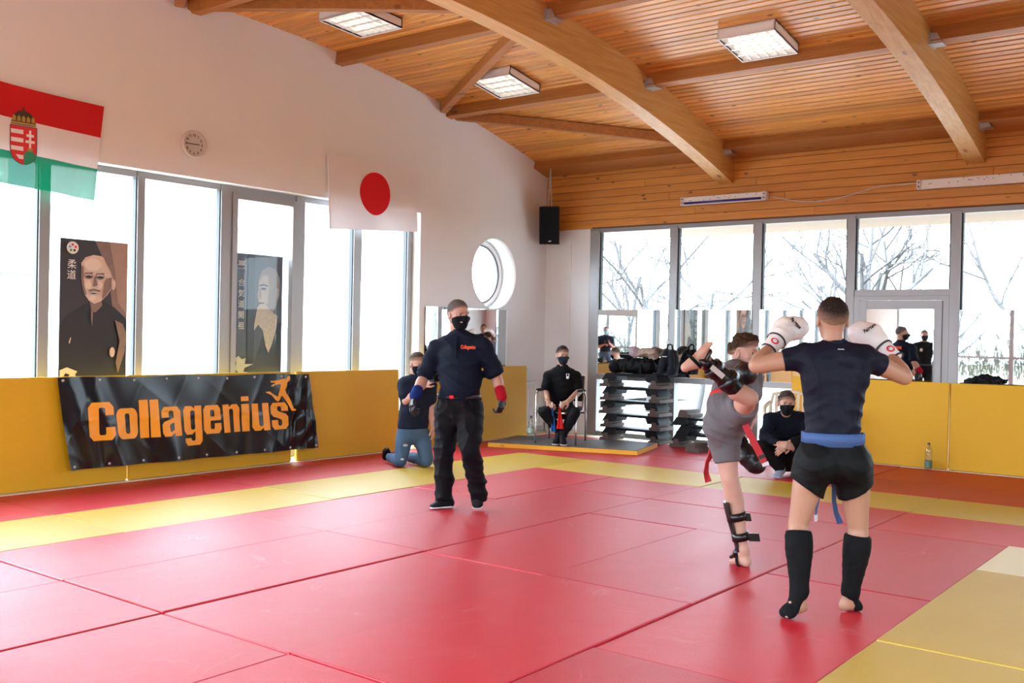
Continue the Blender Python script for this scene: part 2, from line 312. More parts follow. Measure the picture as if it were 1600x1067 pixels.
# back wall: pier, lintel behind the boards
wb = MB().box(XW, -5.65, YW, YW+.36, -.3, 3.1).box(XW, XE+.3, YW+.03, YW+.3, 3.06, 4.2).build('wall_back', M['plaster'], origin=(0,YW,0)); tag(wb, kind='structure', label='back wall with pine boarding above the windows')
nb = 9; zb = np.linspace(3.075, 4.06, nb+1)
for i in range(nb):
    x = XW+.02 - (i*1.7 % 3)
    while x < XE:
        x1 = x+4.2
        a, b_ = max(x, XW+.01), min(x1, XE)
        if b_ > a: MB().box(a+.001, b_-.001, YW-.018, YW+.03, zb[i]+.003, zb[i+1]-.003, b=.004).build('board', M['wall_wood'], wb)
        x = x1
MB().box(XW+.005, XE, YW-.004, YW+.028, 3.06, 4.1).build('groove_backing', M['groove'], wb)
MB().box(XW+.01, -5.6, YW-.03, YW, 3.06, 3.078).build('board_drip_edge', M['wall_wood'], wb)
# front wall (behind the photographer): full-height windows as well
wf = MB().box(XW, XE, YF-.3, YF, -.3, .35).box(XW, XE, YF-.3, YF, 3.05, 4.4).box(XW, -5.4, YF-.3, YF, .35, 3.05).box(5.4, XE, YF-.3, YF, .35, 3.05).build('wall_front', M['plaster'], origin=(0,YF,0)); tag(wf, kind='structure')

# ceiling boards, beams, purlins
ce = MB()
P = [[(x, y, roof(y)+.05) for x in (XW-.4, XE+.3)] for y in ys_roof]; ce.grid(np.array(P), smooth=False)
P = [[(x, y, roof(y)+.2) for x in (XE+.3, XW-.4)] for y in ys_roof]; ce.grid(np.array(P), smooth=False)
ceil = ce.build('ceiling', M['groove'], origin=(0,0,4)); tag(ceil, kind='structure', label='arched pine board ceiling')
y = YW-.02; pw = .098
cuts = [XW+.002, -3.45, -.31, 2.82, XE]
while y > YF+.1:
    s = (roof(y)-roof(y-.05))/.05; st = pw/math.sqrt(1+s*s); y0 = y-st+.0
    n = np.array([0, s, -1.0]); n /= np.linalg.norm(n)
    yc = (y+y0)/2; d = np.array([0, 1, s]); d /= np.linalg.norm(d)
    for a, b_ in ((cuts[0], cuts[2]), (cuts[2], cuts[4])):
        h = pw/2-.0075
        q = MB(); c = np.array([(a+b_)/2, yc, roof(yc)+.012])
        L_ = (b_-a)/2; X_ = np.array([1.,0,0])
        pr = [(-h-.002,.014),(-h,-.003),(-h+.008,-.012),(h-.008,-.012),(h,-.003),(h+.002,.014)]
        v = [c+X_*e*L_+d*u-n*w for e in (-1,1) for (u,w) in pr]
        q.add(v, [(i,i+1,i+7,i+6) for i in range(5)]+[(5,0,6,11),(5,4,3,2,1,0),(6,7,8,9,10,11)])
        q.build('ceiling_board', M['ceil_wood'], ceil)
    y = y0
def glulam(x0, x1, dep=.43):
    b = MB(); ys = np.linspace(YW-.0, YF+.02, 40)
    for k in range(len(ys)-1):
        pass
    V = []; F = []
    for y in ys: V += [(x0,y,roof(y)-dep),(x1,y,roof(y)-dep),(x1,y,roof(y)+.02),(x0,y,roof(y)+.02)]
    n = len(ys)
    for i in range(n-1):
        for k in range(4): F.append((i*4+k, i*4+(k+1) % 4, i*4+4+(k+1) % 4, i*4+4+k))
    F += [(0,1,2,3), tuple(4*(n-1)+k for k in (3,2,1,0))]
    b.add(V, F); return b.build('glulam_beam', M['beam_wood'], ceil)
BX = [(-3.56,-3.36), (-.42,-.22), (2.72,2.92)]
for a, b_ in BX: glulam(a, b_)
bays = [XW, -3.56, -3.36, -.42, -.22, 2.72, 2.92, XE]
for py in (8.32, 6.2, 4.2, 2.2, .2, -1.8, -3.8):
    w, hh = (.34, .11) if py > 8 else (.11, .15)
    for i in range(0, 8, 2):
        s = (roof(py+.05)-roof(py-.05))/.1; d = np.array([0,1,s]); d /= np.linalg.norm(d); n = np.array([0,-s,1.]); n /= np.linalg.norm(n)
        a, b_ = bays[i]+.003, bays[i+1]-.003
        MB().obox(np.array([(a+b_)/2, py, roof(py)])-n*(hh/2-.005), (1,0,0), d, n, (b_-a)/2, w/2, hh/2).build('purlin', M['purlin_wood'], ceil)
    if py < 8.5:
        for xa, xb in BX:                                   # joist hangers
            for x, sg in ((xb, 1), (xa, -1)):
                z = roof(py)-hh; q = MB(); yy = py-(.06 if py > 8 else 0); hw = .075
                q.box(x if sg > 0 else x-.12, x+.12 if sg > 0 else x, yy-hw-.004, yy+hw+.004, z-.012, z-.002)
                for e in (-1, 1):
                    ya = yy+e*hw; V = [(x+sg*.12,ya-.003,z-.01),(x+sg*.12,ya+.003,z-.01),(x,ya-.003,z-.01),(x,ya+.003,z-.01),(x+sg*.07,ya-.003,z+.09),(x+sg*.07,ya+.003,z+.09),(x,ya-.003,z+.1),(x,ya+.003,z+.1)]
                    q.add(V, [(0,1,3,2),(4,6,7,5),(0,4,5,1),(2,3,7,6),(0,2,6,4),(1,5,7,3)])
                q.box(min(x,x+sg*.012), max(x,x+sg*.012), yy-hw-.03, yy+hw+.03, z-.02, z+.1)
                q.build('joist_hanger', M['steel'], ceil)
def brace(a, b_):
    pts = []
    for t in np.linspace(0, 1, 9): x = a[0]+(b_[0]-a[0])*t; y = a[1]+(b_[1]-a[1])*t; pts.append((x, y, roof(y)-.065))
    q = MB()
    for i in range(8): q.bar(pts[i], pts[i+1], .10, .12)
    q.build('wind_brace', M['purlin_wood'], ceil)
brace((-6.44,6.06), (-3.78,4.34)); brace((-6.44,6.32), (-3.58,8.0)); brace((-6.44,2.12), (-3.6,3.95))
brace((-6.44,2.0), (-3.6,.3))

# ------------------------------------------------------------------ windows
def pane(name, x0, x1, y0, y1, z0, z1, parent):
    if x1-x0 < y1-y0: V = [(x0,y0,z0),(x0,y1,z0),(x0,y1,z1),(x0,y0,z1)]
    else: V = [(x0,y0,z0),(x1,y0,z0),(x1,y0,z1),(x0,y0,z1)]
    return MB().add(V, [(0,1,2,3)]).build(name, M['glass'], parent)
wx = -6.64
w1 = empty('window_1', (wx, .5, 0), 'strip of tall aluminium framed windows in plaster wall', kind='structure')
MB().box(wx-.05, wx+.04, W1[0], W1[1], 2.975, 3.04).box(wx-.05, wx+.04, W1[0], W1[1], 0, .09).build('frame_rail', M['alu'], w1)
mul = [(-4.6,-4.5),(-3.35,-3.25),(-2.35,-2.25),(-1.35,-1.25),(-.34,-.24),(.66,.76),(1.66,1.74),(2.66,2.80),(3.70,3.83),(4.62,4.75),(5.58,5.67)]
for a, b_ in mul:
    MB().box(wx-.06, wx+.055, a, b_, .0, 3.04, b=.004).build('mullion', M['alu'], w1)
    MB().box(wx-.02, wx+.035, a-.012, a-.001, .09, 2.975).box(wx-.02, wx+.035, b_+.001, b_+.012, .09, 2.975).build('gasket', M['alu_dark'], w1)
for i in range(len(mul)-1): pane('pane', wx-.01, wx+.0, mul[i][1]+.002, mul[i+1][0]-.002, .09, 2.975, w1)
q = MB().box(wx+.0, wx+.075, 2.80, 2.865, .0, 2.97, b=.004).box(wx+.0, wx+.075, 3.635, 3.70, .0, 2.97, b=.004).box(wx, wx+.075, 2.865, 3.635, 2.90, 2.97).box(wx, wx+.075, 2.865, 3.635, .02, .1)
q.build('opening_sash', M['alu'], w1)
# round window
w2 = empty('window_2', (XW-.3, RC[0], RC[1]), 'round porthole window in deep white reveal', kind='structure')
q = MB(); q.lathe([(.512,0),(.43,0),(.43,.02),(.415,.02),(.415,.075),(.512,.075),(.512,0)], (XW-.33, RC[0], RC[1]), 64, axis=(1,0,0)); q.build('ring_frame', M['white_paint'], w2)
q = MB(); q.lathe([(.43,.0),(.415,.012),(.405,.012),(.405,-.02),(.43,-.02)], (XW-.262, RC[0], RC[1]), 64, axis=(1,0,0)); q.build('gasket', M['alu_dark'], w2)
q = MB(); q.lathe([(.0,0),(.42,0)], (XW-.30, RC[0], RC[1]), 64, axis=(1,0,0)); q.build('pane', M['glass'], w2)
q = MB(); q.lathe([(.508,.345),(.503,.345),(.503,.0),(.508,.0)], (XW-.34, RC[0], RC[1]), 64, axis=(1,0,0)); q.build('reveal_lining', M['plaster_white'], w2)
# back window wall
wy = 8.56
w3 = empty('window_3', (.2, wy, 0), 'wall of aluminium framed windows below the pine boards', kind='structure')
bm_ = [(-5.65,-5.49),(-4.31,-4.20),(-3.06,-2.95),(-1.81,-1.71),(-.58,-.47),(.68,.78),(1.92,2.03),(3.17,3.28),(4.42,4.53),(5.67,5.78)]
MB().box(-5.65, XE, wy-.04, wy+.05, 3.0, 3.065).build('frame_rail', M['alu'], w3)
for i, (a, b_) in enumerate(bm_):
    MB().box(a, b_, wy-.06, wy+.06, 0, 3.03, b=.004).build('mullion', M['alu'], w3)
    MB().box(b_+.001, b_+.02, wy-.03, wy+.03, .92, 3.0).box(a-.02, a-.001, wy-.03, wy+.03, .92, 3.0).build('gasket', M['alu_dark'], w3)
for i in range(len(bm_)-1):
    a, b_ = bm_[i][1]+.001, bm_[i+1][0]-.001
    if i == 3:
        MB().box(a, b_, wy-.05, wy+.05, 2.03, 2.11, b=.004).build('transom', M['alu'], w3); pane('pane', a, b_, wy, wy+.01, 2.11, 3.0, w3)
        continue
    MB().box(a, b_, wy-.055, wy+.05, .835, .915, b=.004).box(a, b_, wy-.04, wy+.05, 0, .07).build('transom', M['alu'], w3)
    pane('pane', a, b_, wy, wy+.01, .915, 3.0, w3); pane('pane', a, b_, wy, wy+.01, .07, .835, w3)
d1 = empty('door_1', (-1.14, wy, 0), 'aluminium framed glazed door in the window wall', kind='structure')
a, b_ = -1.708, -.582
MB().box(a, a+.07, wy-.06, wy+.05, 0, 2.03).box(b_-.07, b_, wy-.06, wy+.05, 0, 2.03).box(a+.07, b_-.07, wy-.06, wy+.05, 1.98, 2.03).build('door_frame', M['alu'], d1)
MB().box(a+.075, a+.165, wy-.075, wy+.0, 0.02, 1.975, b=.004).box(b_-.165, b_-.075, wy-.075, wy, .02, 1.975, b=.004).box(a+.165, b_-.165, wy-.075, wy, 1.87, 1.975, b=.004).box(a+.165, b_-.165, wy-.075, wy, .02, .16).build('leaf_frame', M['alu'], d1)
pane('pane', a+.165, b_-.165, wy-.03, wy-.02, .16, 1.87, d1)
# front windows
w4 = empty('window_4', (0, YF-.1, 0), 'tall windows behind the photographer', kind='structure')
for x in np.arange(-5.4, 5.41, 1.35): MB().box(x-.05, x+.05, YF-.16, YF-.05, .35, 3.05).build('mullion', M['alu'], w4)
MB().box(-5.4, 5.4, YF-.15, YF-.05, .35, .42).box(-5.4, 5.4, YF-.15, YF-.05, 2.98, 3.05).box(-5.4, 5.4, YF-.14, YF-.06, 1.1, 1.16).build('frame_rail', M['alu'], w4)
for x in np.arange(-5.4, 5.3, 1.35): pane('pane', x+.05, x+1.3, YF-.105, YF-.095, .42, 2.98, w4)
w5 = empty('window_added', (XE+.1, -1, 1.0), 'unseen window strip added for daylight in the wall to the right of the photographer', kind='structure')  # out of view, added so more daylight reaches the left wall
for y in np.linspace(-4.5, 2.5, 6): MB().box(XE+.06, XE+.16, y-.04, y+.04, 1.0, 2.9).build('mullion', M['alu'], w5)
MB().box(XE+.06, XE+.15, -4.5, 2.5, 1.0, 1.06).box(XE+.06, XE+.15, -4.5, 2.5, 2.84, 2.9).build('frame_rail', M['alu'], w5)
for y in np.linspace(-4.5, 1.1, 5): pane('pane', XE+.10, XE+.105, y+.04, y+1.36, 1.06, 2.84, w5)
# ------------------------------------------------------------------ outside
gr = MB().add([(-80,-70,-.32),(80,-70,-.32),(80,90,-.32),(-80,90,-.32)], [(0,1,2,3)]).build('ground', M['grass'], origin=(0,0,-.32)); tag(gr, kind='structure', label='winter grass outside the hall')
tag(MB().box(-16, -6.86, -12, 14, -.31, -.12).build('terrace', M['paving']), kind='structure', label='pale paved terrace outside the windows')
tag(MB().box(-14, 12, YW+.36, 13.2, -.31, -.10).box(-14, 12, -10.5, YF-.3, -.31, -.10).build('paved_path', M['paving']), kind='structure', label='pale paved paths along the back and front of the hall')
sf = MB().box(XW, XE+.3, YW+.36, 10.25, 3.07, 3.2).build('trim_1', M['soffit']); tag(sf, kind='structure', label='boarded roof overhang outside the back windows')
# ------------------------------------------------------------------ trees and things outside
def bare_tree(x, y, h, seed, label, r0=.16, lean=0):
    rnd = random.Random(seed); root = empty('bare_tree', (x, y, -.32), label, 'tree', 'bare trees outside')
    tr = MB(); br = MB()
    def grow(p, d, L, r, lv, mb):
        pts = [np.array(p)]; n = 4
        for i in range(n):
            d = d+np.array([rnd.gauss(0,.13), rnd.gauss(0,.13), rnd.gauss(.03,.07)]); d /= np.linalg.norm(d); pts.append(pts[-1]+d*L/n)
        mb.tube(pts, [r*(1-.45*i/n) for i in range(n+1)], 5 if lv < 2 else 3, cap=False)
        if lv >= 4: return
        for k in range(rnd.choice((3,4)) if lv else 5):
            t = rnd.uniform(.35, 1); i = min(n-1, int(t*n)); q = pts[i]+(pts[i+1]-pts[i])*(t*n-i)
            a = rnd.uniform(0, 6.28); sp = rnd.uniform(.5, 1.0)
            u = np.cross(d, (.3,.2,1)); u /= np.linalg.norm(u); w = np.cross(d, u)
            nd = d*math.cos(sp)+(u*math.cos(a)+w*math.sin(a))*math.sin(sp)+np.array([0,0,.15]); nd /= np.linalg.norm(nd)
            grow(q, nd, L*rnd.uniform(.5,.75), r*(.5 if lv else .55), lv+1, br)
    grow((x,y,-.32), np.array([lean,0,1.0]), h*.45, r0*.7, 0, tr)
    tr.build('trunk', M['bark'], root); br.build('branches', M['bark'], root)
for i, (x, y, h, r0) in enumerate([(-9.5,17,7,.10),(-7.2,15,6.2,.10),(-4.4,16.5,7,.17),(-5.9,21,8,.14),(-2.2,19,7.5,.13),(-.1,16,5.6,.09),(2.0,18,5.2,.10),(3.4,15,4.6,.09),(-12.5,21,8,.13),(.9,22,6,.12)]):
    bare_tree(x, y, h, 20+i, ['leafless tree outside, far left in the back windows','slim leafless tree outside behind the first back pane','thick forked leafless tree outside behind the second pane','tall leafless tree far beyond the forked one','leafless tree outside behind the third pane','small leafless tree outside above the glazed door','low leafless tree outside the pane right of the door','short leafless tree outside at the right picture edge','leafless tree farthest left beyond the white pier','distant leafless tree beyond the door pane'][i], r0)
for i, (x, y, h) in enumerate([(-6,-13,6.5),(-3,-15,7),(-.5,-12,5.5),(2.2,-14.5,6),(5,-13,6),(-9.5,-16,7)]):
    bare_tree(x, y, h, 60+i, 'leafless tree mirrored in the back mirrors, %s' % ['second from left','third from left','fourth from left','second from right','rightmost','leftmost'][i], .11)
def hedge(name, x0, x1, y, h, label):
    rnd = random.Random(3); m = MB()
    for k in range(2600):
        p = np.array([rnd.uniform(x0,x1), y+rnd.gauss(0,.5), -.32]); q = p+np.array([rnd.gauss(0,.35), rnd.gauss(0,.3), rnd.uniform(.4,1)*h])
        m.tube([p+(q-p)*.35, q], [.012,.004], 3, cap=False)
    o = m.build(name, M['twigs'], origin=((x0+x1)/2, y, -.32)); tag(o, label, 'bushes', kind='stuff')
M['twigs'] = mat('dry_twigs', (.10,.088,.060), .9, var=.2)
hedge('bushes', -16, 9, 24, 3.4, 'tangle of bare twiggy bushes beyond the back windows')
hedge('bushes', -12, 9, -16.5, 3.2, 'tangle of bare bushes on the far side, seen in mirrors')
M['blue_paint'] = mat('blue_paint', (.16,.33,.62), .5)
q = empty('outdoor_bench_frame', (-2.0, 14.2, -.32), 'light blue slatted frame with slanted leg outside', 'play frame')
for k in range(3): MB().box(-3.25, -2.1, 14.0+k*.15, 14.1+k*.15, 2.08, 2.14).build('slat', M['blue_paint'], q)
MB().bar((-3.6,14.2,1.5), (-2.7,14.2,2.08), .16, .1).build('slanted_arm', M['blue_paint'], q); MB().bar((-3.6,14.2,-.32), (-3.6,14.2,1.55), .12, .12).build('leg', M['blue_paint'], q)
# building and slope on the left side
bl = empty('apartment_building', (-42, 14, -.3), 'pale apartment block far outside the left windows', 'building')
wl_ = MB().box(-48, -40, -2, 40, -.3, 13).build('facade_wall', M['facade'], bl)
for r_ in range(4):
    for c_ in range(10):
        y0 = .2+c_*4.0; z0 = 1.2+r_*3.0
        f_ = MB().box(-40.0, -39.9, y0, y0+1.7, z0, z0+1.5).build('window', M['white_paint'], bl); MB().box(-39.9, -39.87, y0+.1, y0+1.6, z0+.1, z0+1.4).build('pane', M['facade_glass'], f_)
    MB().box(-40, -39.0, -2, 40, 3.6+r_*3, 3.75+r_*3).build('balcony_slab', M['facade'], bl)
q = empty('floodlight_pole', (-12.8, 3.0, -.12), 'grey double floodlight on a thin pole outside', 'floodlight')
MB().tube([(-12.8,3.0,-.12),(-12.8,3.0,4.2)], .05, 8).build('pole', M['steel'], q)
for k, (yy, zz) in enumerate(((2.85,4.05),(2.98,3.55))): MB().obox((-12.7,yy,zz), (.8,0,-.6), (0,1,0), (.6,0,.8), .05, .17, .2).build('lamp_head', M['steel'], q)
q = MB(); prof = []
for k in range(60): prof += [(.27, -.12+k*.07), (.285, -.12+k*.07+.02), (.285, -.12+k*.07+.045), (.27, -.12+k*.07+.065)]
q.lathe(prof, (-8.0, 6.72, 0), 28); tag(q.build('ribbed_column', M['facade'], origin=(-8.0,6.72,-.12)), 'pale ribbed round column outside the last left pane', 'column')
q = MB(); q.add([(-22,3,-.15),(-11,9,-.15),(-11,22,-.15),(-22,22,-.15),(-22,9,3.0),(-14,16,2.4),(-22,22,3.2)], [(0,1,5,4),(1,2,5),(2,3,6,5),(4,5,6),(0,4,6,3)])
tag(q.build('grass_bank', M['paving'], origin=(-16,12,-.15)), kind='structure', label='pale sunlit bank outside the left windows')

# ------------------------------------------------------------------ flags
def subdiv_flat(me, cut=.03):
    bm = bmesh.new(); bm.from_mesh(me)
    for _ in range(4):
        ed = [e for e in bm.edges if e.calc_length() > cut]
        if not ed: break
        bmesh.ops.subdivide_edges(bm, edges=ed, cuts=1); bmesh.ops.triangulate(bm, faces=[f for f in bm.faces if len(f.verts) > 4])
    bm.to_mesh(me); bm.free(); return me
def flag_pt(Y0, Y1, zt0, zt1, zb0, zb1, amp, seed, x=XW+.018):
    def f(u, v, off=0):           # u along wall 0..1, v down 0..1
        y = Y0+(Y1-Y0)*u; zt = zt0+(zt1-zt0)*u; zb = zb0+(zb1-zb0)*u
        z = zt+(zb-zt)*v-.02*math.sin(u*math.pi)*(1-v)
        w = amp*(.25+v)*(1.1+math.sin(u*9+seed+v*1.4)+.5*math.sin(u*21+seed*2-v*3))
        return np.array([x+w+.004+off, y, z])
    return f
def flag_grid(f, u0, u1, v0, v1, nu, nv, off=0): return np.array([[f(u, v, off) for u in np.linspace(u0,u1,nu)] for v in np.linspace(v0,v1,nv)])
M['flag_red'] = cloth_mat('flag_red', (.62,.02,.025), .1); M['flag_white'] = cloth_mat('flag_white', (.80,.79,.82), .06); M['flag_green'] = cloth_mat('flag_green', (.0,.36,.19), .05, .085)
M['flag_jwhite'] = cloth_mat('flag_thin_white', (.82,.80,.83), .05, .012); M['flag_disc'] = cloth_mat('flag_disc_red', (.72,.018,.03), .05)
hf = flag_pt(-.31, 1.19, 3.66, 3.575, 2.75, 2.665, .012, 1.3)
def hf2(u, v, off=0): p = hf(u, v, off); p[1] -= .09*v*max(0,(u-.7)/.3); return p
fl = empty('national_flag', (XW+.02, .44, 2.67), 'red, white and green flag with crowned shield on plaster wall', 'flag')
for nm, v0, v1, m_ in (('red_band',0,1/3,'flag_red'),('white_band',1/3,2/3,'flag_white'),('green_band',2/3,1,'flag_green')):
    MB().grid(flag_grid(hf2, 0, 1, v0, v1, 48, 8)).build(nm, M[m_], fl)
def emblem(name, pts, m_, off, parent):
    """flat shape printed on the flag; pts in (y,z) of the wall"""
    def W(u_, v_, w_):
        uu = (u_+.31)/1.5; vv = (3.62-v_)/.91; p = hf2(uu, max(0,vv)); return (p[0]+off+w_, u_, v_)
    me = poly_shape([pts], [], 0, lambda u,v,w: (0,u,v)); subdiv_flat(me, .02)
    for q in me.vertices: q.co = Vector(W(q.co.y, q.co.z, 0))
    return link(name, me, m_, parent)
shield = lambda x0, x1, zt, zm, zb, n=12: [(x0,zt),(x1,zt),(x1,zm)]+[(x0+(x1-x0)*(.5+.5*math.cos(math.pi*k/n)), zm-(zm-zb)*math.sin(math.pi*k/n)) for k in range(1,n)]+[(x0,zm)]
M['gold'] = mat('emblem_gold', (.42,.27,.05), .6, var=.3, scale=60); M['dark_line'] = mat('dark_print', (.05,.035,.025), .7)
M['em_red'] = mat('emblem_red', (.66,.03,.04), .7); M['em_white'] = mat('emblem_white', (.8,.78,.78), .7); M['em_green'] = mat('emblem_green', (.02,.30,.16), .7)
sh = emblem('shield', shield(.296,.534,3.252,3.03,2.905), M['dark_line'], .006, fl)
emblem('shield_field', shield(.301,.529,3.247,3.03,2.912), M['em_red'], .008, sh)
for k in range(4):
    zt = 3.215-k*.075; zb = zt-.0375; x0 = .303 if k < 3 else .345
    emblem('stripe', [(x0,zt),(.413,zt),(.413,zb),(x0+(.0 if k < 3 else .03),zb)], M['em_white'], .010, sh)
emblem('hill', [(.418,3.005),(.44,3.025),(.47,3.04),(.5,3.025),(.525,3.0),(.50,2.945),(.46,2.918),(.418,2.912)], M['em_green'], .010, sh)
emblem('double_cross', [(.463,3.04),(.463,3.105),(.432,3.105),(.432,3.128),(.463,3.128),(.463,3.16),(.44,3.16),(.44,3.183),(.463,3.183),(.463,3.22),(.481,3.22),(.481,3.183),(.504,3.183),(.504,3.16),(.481,3.16),(.481,3.128),(.512,3.128),(.512,3.105),(.481,3.105),(.481,3.04)], M['em_white'], .010, sh)
emblem('small_crown', [(.455,3.03),(.49,3.03),(.494,3.062),(.483,3.05),(.472,3.066),(.461,3.05),(.45,3.062)], M['gold'], .012, sh)
cr = emblem('crown', [(.305,3.258),(.525,3.258),(.522,3.285)]+[(.415+.1*math.cos(t), 3.285+.105*math.sin(t)) for t in np.linspace(.15,2.99,14)]+[(.308,3.285)], M['dark_line'], .006, fl)
for k in range(5):
    y_ = .333+k*.041; emblem('crown_plate', [(y_-.015,3.29),(y_+.015,3.29),(y_+.015,3.325),(y_,3.345),(y_-.015,3.325)], M['gold'], .008, cr)
emblem('crown_band', [(.307,3.263),(.523,3.263),(.523,3.283),(.307,3.283)], M['gold'], .008, cr)
emblem('crown_cross', [(.412,3.388),(.412,3.405),(.403,3.405),(.403,3.411),(.412,3.411),(.412,3.425),(.419,3.425),(.419,3.411),(.428,3.411),(.428,3.405),(.419,3.405),(.419,3.388)], M['dark_line'], .008, cr)
jf = flag_pt(4.0, 5.56, 3.575, 3.66, 2.68, 2.78, .010, 4.0)
def jf2(u, v, off=0): p = jf(u, v, off); p[1] += .07*v*(1-u)-.02*math.sin(v*3.1)*u; return p
fj = empty('national_flag', (XW+.02, 4.78, 2.68), 'white flag with large red disc on plaster wall', 'flag')
MB().grid(flag_grid(jf2, 0, 1, 0, 1, 60, 36)).build('cloth', M['flag_jwhite'], fj)
q = MB(); V = [jf2(.508,.48,.004)]; F = []
for k in range(48):
    for r_ in (.33,.66,1): V.append(jf2(.508+.178*r_*math.cos(k*math.pi/24), .48-.305*r_*math.sin(k*math.pi/24), .004))
for k in range(48):
    a_, b_ = 1+3*k, 1+3*((k+1) % 48); F += [(0,a_,b_),(a_,a_+1,b_+1,b_),(a_+1,a_+2,b_+2,b_+1)]
q.add(V, F, 0, True).build('disc', M['flag_disc'], fj)
MB().tube([jf2(.012,v) for v in np.linspace(0,1,14)], .009, 6).build('hem', M['flag_jwhite'], fj)

# ------------------------------------------------------------------ clock
cl = empty('wall_clock', (XW, 2.19, 3.24), 'round wall clock with pale rim and white dial', 'clock')
M['clock_rim'] = mat('clock_rim', (.62,.58,.57), .35); M['dial'] = mat('dial', (.60,.57,.55), .6); M['ink'] = mat('ink', (.02,.02,.02), .6)
cc = (XW, 2.19, 3.375)
MB().lathe([(.0,0),(.142,0),(.145,.02),(.138,.045),(.125,.05),(.118,.03)], cc, 40, axis=(1,0,0)).build('rim', M['clock_rim'], cl)
dl = MB().lathe([(.119,.028),(0,.028)], cc, 40, axis=(1,0,0)).build('dial', M['dial'], cl)
for k in range(12):
    a_ = math.pi/2-(k+1)*math.pi/6
    cy, cz = cc[1]+.094*math.cos(a_), cc[2]+.094*math.sin(a_)-.012
    link('numeral', text_mesh(str(k+1), .034, lambda u,v,w: (XW+.030+w, cy+u, cz+v), offset=.001), M['ink'], dl)
for nm, ang, L_ in (('minute_hand', 180, .09), ('hour_hand', 2, .06)):
    a_ = R(ang); MB().bar((XW+.034, cc[1]-.015*math.cos(a_), cc[2]-.015*math.sin(a_)), (XW+.034, cc[1]+L_*math.cos(a_), cc[2]+L_*math.sin(a_)), .008, .003, up=(1,0,0)).build(nm, M['ink'], cl)

# ------------------------------------------------------------------ wall pads
def wall_pad(axis, a, b_, f, label, h=1.0, lean=.03, th=.045, skew=0):
    """axis 'y': stands along the left wall, face at x=f; axis 'x': along the back wall, face at y=f"""
    bm = bmesh.new(); bmesh.ops.create_cube(bm, size=1)
    for v in bm.verts:
        u = v.co.x+.5; t = v.co.y+.5; z = v.co.z+.5
        p = a+(b_-a)*u; off = -t*th-lean*z+skew*(1-u)
        v.co = Vector((f+off, p, .008+h*z)) if axis == 'y' else Vector((p, f-off, .008+h*z))
    bmesh.ops.bevel(bm, geom=bm.edges[:], offset=.008, segments=2, affect='EDGES')
    bmesh.ops.recalc_face_normals(bm, faces=bm.faces[:])
    me = bpy.data.meshes.new('wall_pad'); bm.to_mesh(me); bm.free()
    return tag(link('wall_pad', me, M['wallpad']), label, 'wall pad', 'yellow pads along the walls')
wall_pad('y', -.66, 1.335, -6.165, 'yellow wall pad below the black banner, left end')
wall_pad('y', -2.67, -.67, -6.16, 'yellow wall pad at the far left picture edge')
wall_pad('y', 1.345, 3.33, -6.16, 'yellow wall pad mostly hidden behind the black banner')
wall_pad('y', 3.41, 5.05, -6.16, 'yellow wall pad between banner and kneeling man', lean=.03)
wall_pad('y', 5.34, 7.72, -6.19, 'yellow wall pad behind the referee, nearest the round window', lean=.02, skew=.05)
wall_pad('x', -2.40, -.50, 8.245, 'yellow wall pad behind the fighter, below the door')
wall_pad('x', -.485, 1.5, 8.245, 'yellow wall pad right of the water bottle')
wall_pad('x', 1.51, 3.5, 8.245, 'yellow wall pad outside the right picture edge')

# ------------------------------------------------------------------ banner
M['banner'] = mat('black_banner_vinyl', (.0065,.006,.008), .2, spec=.4); M['orange'] = mat('orange_print', (.90,.36,.012), .35)
BT = [(.61,1.005),(3.53,.985)]; BB = [(.72,.165),(3.67,.145)]
def ban(u, v, off=0):
    y = BT[0][0]+(BT[1][0]-BT[0][0])*u; z = BT[0][1]+(BT[1][1]-BT[0][1])*u
    y2 = BB[0][0]+(BB[1][0]-BB[0][0])*u; z2 = BB[0][1]+(BB[1][1]-BB[0][1])*u
    e = abs(u-.5)*2; q = u*2.95
    w = .010*math.sin(q*5.1+v*2)+.006*math.sin(q*9.7-v*5+1)+.006*(1-abs(math.sin(q*6.5+v*3.5+.6)))**3+.005*(1-abs(math.sin(q*4.1-v*4)))**3
    k = math.exp(-((u-.93)/.06)**2); w += k*(.030*math.sin(q*30+v*9)+.020*math.sin(v*17+q*12))
    k2 = math.exp(-((u-.09)/.08)**2); w += k2*(.014*math.sin(q*22-v*4))
    w += .018*v*v*math.sin(q*11+2)*(v > .5)
    x = -6.118-.03*(1-v)+.022+w*(.35+v*.65)
    return np.array([x+off, y+(y2-y)*v, z+(z2-z)*v+.006*math.sin(q*6)*(1-v)])
bn = empty('advertising_banner', (-6.12, 2.1, .15), 'black vinyl banner with orange lettering over the yellow pads', 'banner')
MB().grid(np.array([[ban(u, v) for u in np.linspace(0,1,220)] for v in np.linspace(0,1,46)])).build('sheet', M['banner'], bn)
for e in range(9):
    for v_ in (.035, .965):
        p = ban(.015+e*.121, v_, .003); MB().lathe([(.004,.0),(.013,.0),(.014,.003),(.004,.004)], p, 12, axis=(1,0,0)).build('eyelet', M['steel'], bn)
def ban_inv(y, z):
    u, v = .5, .5
    for _ in range(8):
        v = (BT[0][1]+(BT[1][1]-BT[0][1])*u-z)/((BT[0][1]-BB[0][1])); ya = BT[0][0]+(BB[0][0]-BT[0][0])*v; yb = BT[1][0]+(BB[1][0]-BT[1][0])*v; u = (y-ya)/(yb-ya)
    return u, v
